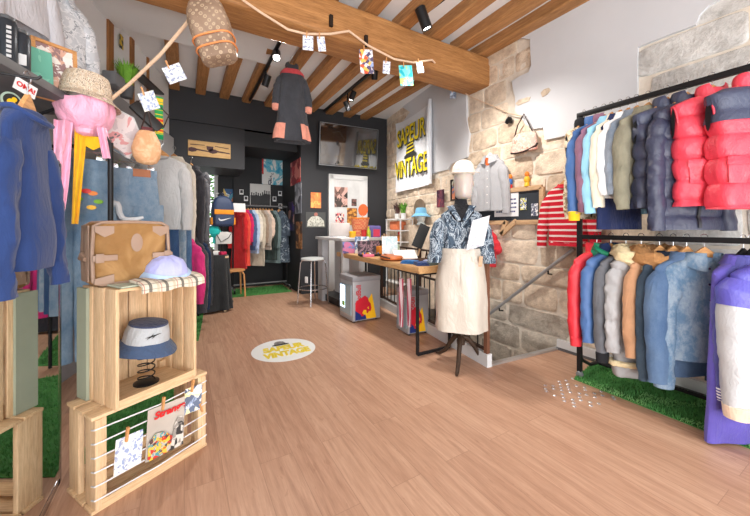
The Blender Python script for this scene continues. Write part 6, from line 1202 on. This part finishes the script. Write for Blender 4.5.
for i, (n_, l_, c_, L_) in enumerate(GR):
    x = onY(239+3.0*i, 207, YR).x; m_ = cloth('recess_%d' % i, c_, .12)
    garment(n_, l_, n_.replace('long_', ''), (x, YR, zk+.014), -.95, m_, sw=.17, hw=.19, L=L_, th=.03, slv=min(.62, L_*.8), seed=90+i, collar='fold', hlab=l_, fold=.012, wr=.012)
PW = blotch('patchwork', [(0, (76, 88, 102)), (.45, (110, 124, 138)), (.5, (70, 82, 96)), (.56, (160, 172, 182)), (.62, (90, 104, 118))], 7, 1, 0, .8)
x = onY(279, 207, YR).x; garment('dress', 'blue grey patchwork dress at the right end of the recess rack', 'dress', (x, YR, zk+.014), -.45, PW, sw=.16, hw=.2, L=.98, th=.045, slv=.4, seed=110, collar='fold', hlab='blue grey patchwork dress', fold=.016)
slab('paper_notice', 'white paper notice clipped to the left end of the recess rack', 'notice', onY(238, 212, YR-.28), .1, (.26, .004, .16), PAPER, -.2, part='sheet')
# ---------------------------------------------------------------- string of cards, hanging bag and garment, lamps
SP = [W(95, 113, 2.3), W(130, 83.5, 2.25), W(160, 55, 2.2), W(186, 24, 2.2), W(203, 2, 2.25), onY(232, -9, 2.62), onY(243, 0, 2.62), onY(260, 12, 2.62), onY(288, 29.5, 2.62), onY(306, 34, 2.62), onY(330, 34, 2.62), onY(349, 31, 2.62), onY(368, 45.5, 2.62), onY(394, 59, 2.62), onY(413, 62.5, 2.62), onY(432, 60, 2.62), onX(447, 76, XR-.25), onX(458, 89, XR-.10), onX(472, 97.5, XR-.07), onX(493, 106, XR-.06), onX(510, 113.5, XR-.06), onX(522, 116, XR-.06)]
CORDT = flat('twine', (216, 186, 158), .8, 0, .1, 60, .4, 300)
b = new(); tube(b, SP, [.011]*5+[.010]*11+[.006]*6, 8); tag(obj('twine_garland', b, CORDT), 'twine strung from the left rack along the beam to the stone wall', 'string')
for i, (l_, f, w_, h_, m_, tl) in enumerate((('white and yellow card on the twine left of the black boxing, lower one', W(149, 101, 2.2), .10, .125, CP[0], -.35), ('pale grey blue card on the twine, upper one at the left', W(174.5, 73.5, 2.18), .115, .115, CP[1], -.45), ('first small white card under the beam, left of its close neighbour', onY(308, 43, 2.60), .085, .12, CP[1], 0), ('second small white card under the beam, tilted beside the first', onY(321.5, 44, 2.60), .065, .125, CP[0], -.12), ('large colourful orange and blue card hanging before the beam', onY(366.5, 61.5, 2.60), .125, .22, CP[2], -.08), ('small white card between the colourful card and the turquoise one', onY(386.5, 67.5, 2.60), .07, .12, CP[1], .06), ('large turquoise card hanging before the beam', onY(406, 75.5, 2.60), .135, .20, CP[3], -.1), ('small white card right of the turquoise card', onY(420, 67.5, 2.60), .065, .105, CP[0], -.2))):
    t = card('hanging_card', l_, 'card', f, -.3, w_, h_, m_, tl, 0, None, True, .9)
for l_, p in (('tiny dark card at the end of the twine below the beam', onX(453, 95, XR-.25)), ):
    card('hanging_card', l_, 'card', p, -.6, .08, .09, printed('dark_card', [(60, 70, 90), (150, 160, 176), (90, 96, 110)], 40, 3), 0, 0, None, True, .8)
def mono():
    n = NT('monogram_canvas'); v = n.n('ShaderNodeTexVoronoi', {'Vector': n.map((1, 1, 1), (.0, .6, .5)), 'Scale': 30.0, 'Randomness': .12}); d = v.outputs['Distance']
    ring = n.math('MULTIPLY', n.math('GREATER_THAN', d, .22), n.math('LESS_THAN', d, .38)); dot = n.math('LESS_THAN', d, .12)
    return n.done(n.mix(n.math('MAXIMUM', ring, dot), n.ramp(n.noise(6), [(.3, rgb(128, 104, 86)), (.7, rgb(158, 134, 114))]), rgb(184, 162, 136)), .5, 0, .3)
t = thing('monogram_bag', 'brown monogram canvas bag with two orange straps hanging from the twine', 'bag', W(212, 32, 2.1), rot=(0, -.28, -.45)); rings = []
for z, w_, d_ in ((-.20, .085, .05), (-.19, .105, .07), (-.10, .115, .085), (0, .125, .09), (.08, .125, .085), (.15, .11, .07), (.20, .09, .045), (.215, .06, .02)): rings.append([V((w_*sgp(math.cos(a), .6)*(1+.06*noise.noise((a*2, z*9, 2))), d_*sgp(math.sin(a), .7)*(1+.18*noise.noise((a*2, z*9, 6))), z)) for a in [2*PI*k/40 for k in range(40)]])
b = new(); quads(b, rings, True, True, True); obj('body', b, mono(), t); ORL = flat('orange_leather', (224, 142, 84), .5)
for z, w_, d_ in ((-.06, .124, .092), (-.125, .12, .088)): b = new(); tube(b, [(w_*sgp(math.cos(a), .6), d_*sgp(math.sin(a), .7), z) for a in [2*PI*k/40 for k in range(41)]], .006, 6, False); obj('strap', b, ORL, t)
for s in (-1, 1): b = new(); tube(b, [(s*.04, 0, .18), (s*.035, 0, .25), (0, 0, .30)], .007, 6); obj('handle', b, ORL, t)
q = W(292, 62, 4.0); q.z = 3.27
def pinkhem(t, P):
    for a, d_ in ((-PI/2-.75, 0), (-PI/2+.75, 0)):
        b = new(); sheet(b, lambda s, q_: P(a-.42+.84*s, .78+.21*q_, .012+.03*q_), 10, 8, .005); obj('pink_panel', b, cloth('salmon', (236, 160, 140), .08), t)
    obj('red_collar_band', patch(P, -PI, PI-.01, .02, .10, .006, 30, 4), cloth('coral', (220, 84, 92)), t)
garment('hooded_dress', 'dark grey garment with red collar and pink hem panels hanging from the ceiling', 'dress', q, -.2, cloth('smoke_grey', (70, 72, 78), .15), sw=.135, hw=.205, L=.90, th=.10, slv=.42, seed=120, collar='stand', extra=pinkhem, hlab='dark grey garment hanging from the ceiling', cuffs=cloth('salmon', (236, 160, 140)), fold=.02, out=.06)
# lamps
LENS = emit('lamp_lens', (255, 250, 240), 14)
def track(label, p, q): t = thing('lamp_track', label, 'track', p); b = new(); bar(b, (0, 0, 0), V(q)-V(p), .035, .03); obj('channel', b, BLACKM, t)
SPOTS = []
def spot(label, head, aim, r=.045, L=.16, e=60):
    d = (V(aim)-V(head)).normalized(); x, y = frame_of(d); t = thing('track_spotlight', label, 'spotlight', head); M = Matrix((x, y, d)).transposed().to_4x4(); b = new(); lathe(b, [(r*.9, -L*.62), (r, -L*.6), (r, L*.38), (r*.86, L*.38), (r*.8, L*.33)], 22, M=M, cap1=False); obj('head', b, BLACKM, t)
    b = new(); lathe(b, [(r*.8, L*.31), (.003, L*.34)], 22, M=M, cap0=False); obj('lens', b, LENS, t); b = new(); tube(b, [V((0, 0, 0)), V((0, 0, 3.25-head[2])) if head[2] < 3.2 else V((0, 0, .08))], .012, 8); obj('stem', b, BLACKM, t)
    l = bpy.data.lights.new('spot_lamp', 'SPOT'); l.energy = e; l.spot_size = 1.9; l.spot_blend = .8; l.shadow_soft_size = .06; l.color = (1, .95, .88); lo = bpy.data.objects.new('spot_lamp', l); C.objects.link(lo); lo.location = V(head)+d*(L*.45); lo.rotation_euler = d.to_track_quat('-Z', 'Y').to_euler()
ES = 78
track('black lamp track on the ceiling in front of the main beam', (2.17, .8, 3.30), (2.02, 2.62, 3.30)); spot('black track spotlight in front of the main beam', tuple(Fl(424.5, 21, 3.14)), (3.1, 2.2, .5), .05, .2, 130)
track('black lamp track behind the beam towards the television', (2.16, 3.3, 3.28), (2.16, 5.5, 3.28))
for i, (l_, u, v, aim) in enumerate((('track spotlight just behind the beam, nearest of the rear row', 374.5, 73, (2.6, 4.6, 1.4)), ('middle track spotlight of the rear row', 352, 97, (1.2, 5.2, .2)), ('last track spotlight in front of the television wall', 347.5, 107, (3.2, 4.6, .9)))):
    h = onL(u, v, (2.16, 0), (0, 1), 0); h.z = min(h.z, 3.2); spot(l_, tuple(h), aim, .042, .14, ES)
track('black lamp track along the dark joist above the hanging garment', (.92, 3.35, 3.27), (.92, 5.6, 3.27))
for l_, u, v, aim in (('bright track spotlight pointing at the camera above the hanging garment', 276.5, 52, (.5, 2.0, 1.0)), ('track spotlight with dark housing above the overhead boxing', 266, 82, (.4, 5.4, 1.0))):
    h = onL(u, v, (.92, 0), (0, 1), 0); h.z = min(h.z, 3.18); spot(l_, tuple(h), aim, .045, .15, ES)
# ---------------------------------------------------------------- daylight, added fill lamps, camera, view
w = bpy.data.worlds.new('daylight'); bpy.context.scene.world = w; w.use_nodes = True; w.node_tree.nodes['Background'].inputs[0].default_value = (.93, .97, 1, 1); w.node_tree.nodes['Background'].inputs[1].default_value = 1.5
def area(name, loc, rot, sx, sy, e, col=(1, 1, 1)):
    l = bpy.data.lights.new(name, 'AREA'); l.shape = 'RECTANGLE'; l.size = sx; l.size_y = sy; l.energy = e; l.color = col; o = bpy.data.objects.new(name, l); C.objects.link(o); o.location = loc; o.rotation_euler = rot
area('ceiling_fill', (.2, -1.75, .25), (math.radians(130), 0, 0), 4.6, 1.2, 90, (1, .98, .95))  # added low lamp tilted upward to brighten the ceiling
area('rear_fill', (-.1, -1.7, 1.5), (math.radians(100), 0, 0), 4.6, 2.8, 78, (1, .98, .96))  # added unseen fill lamp behind the camera, shining into the room
cam = bpy.data.cameras.new('camera'); co = bpy.data.objects.new('camera', cam); C.objects.link(co); cam.sensor_width = 36; cam.lens = 36*FOC/750
cam.shift_y = (HY-258)/750; co.location = (0, 0, EYE); co.rotation_euler = (PI/2, 0, -YAW); cam.clip_start = .02; bpy.context.scene.camera = co
s = bpy.context.scene; s.view_settings.view_transform = 'Standard'; s.view_settings.look = 'None'; s.view_settings.gamma = 1; s.view_settings.use_curve_mapping = False; s.view_settings.exposure = .52
s.cycles.max_bounces = 8; s.cycles.diffuse_bounces = 5; s.cycles.use_denoising = True; s.cycles.sample_clamp_indirect = 8
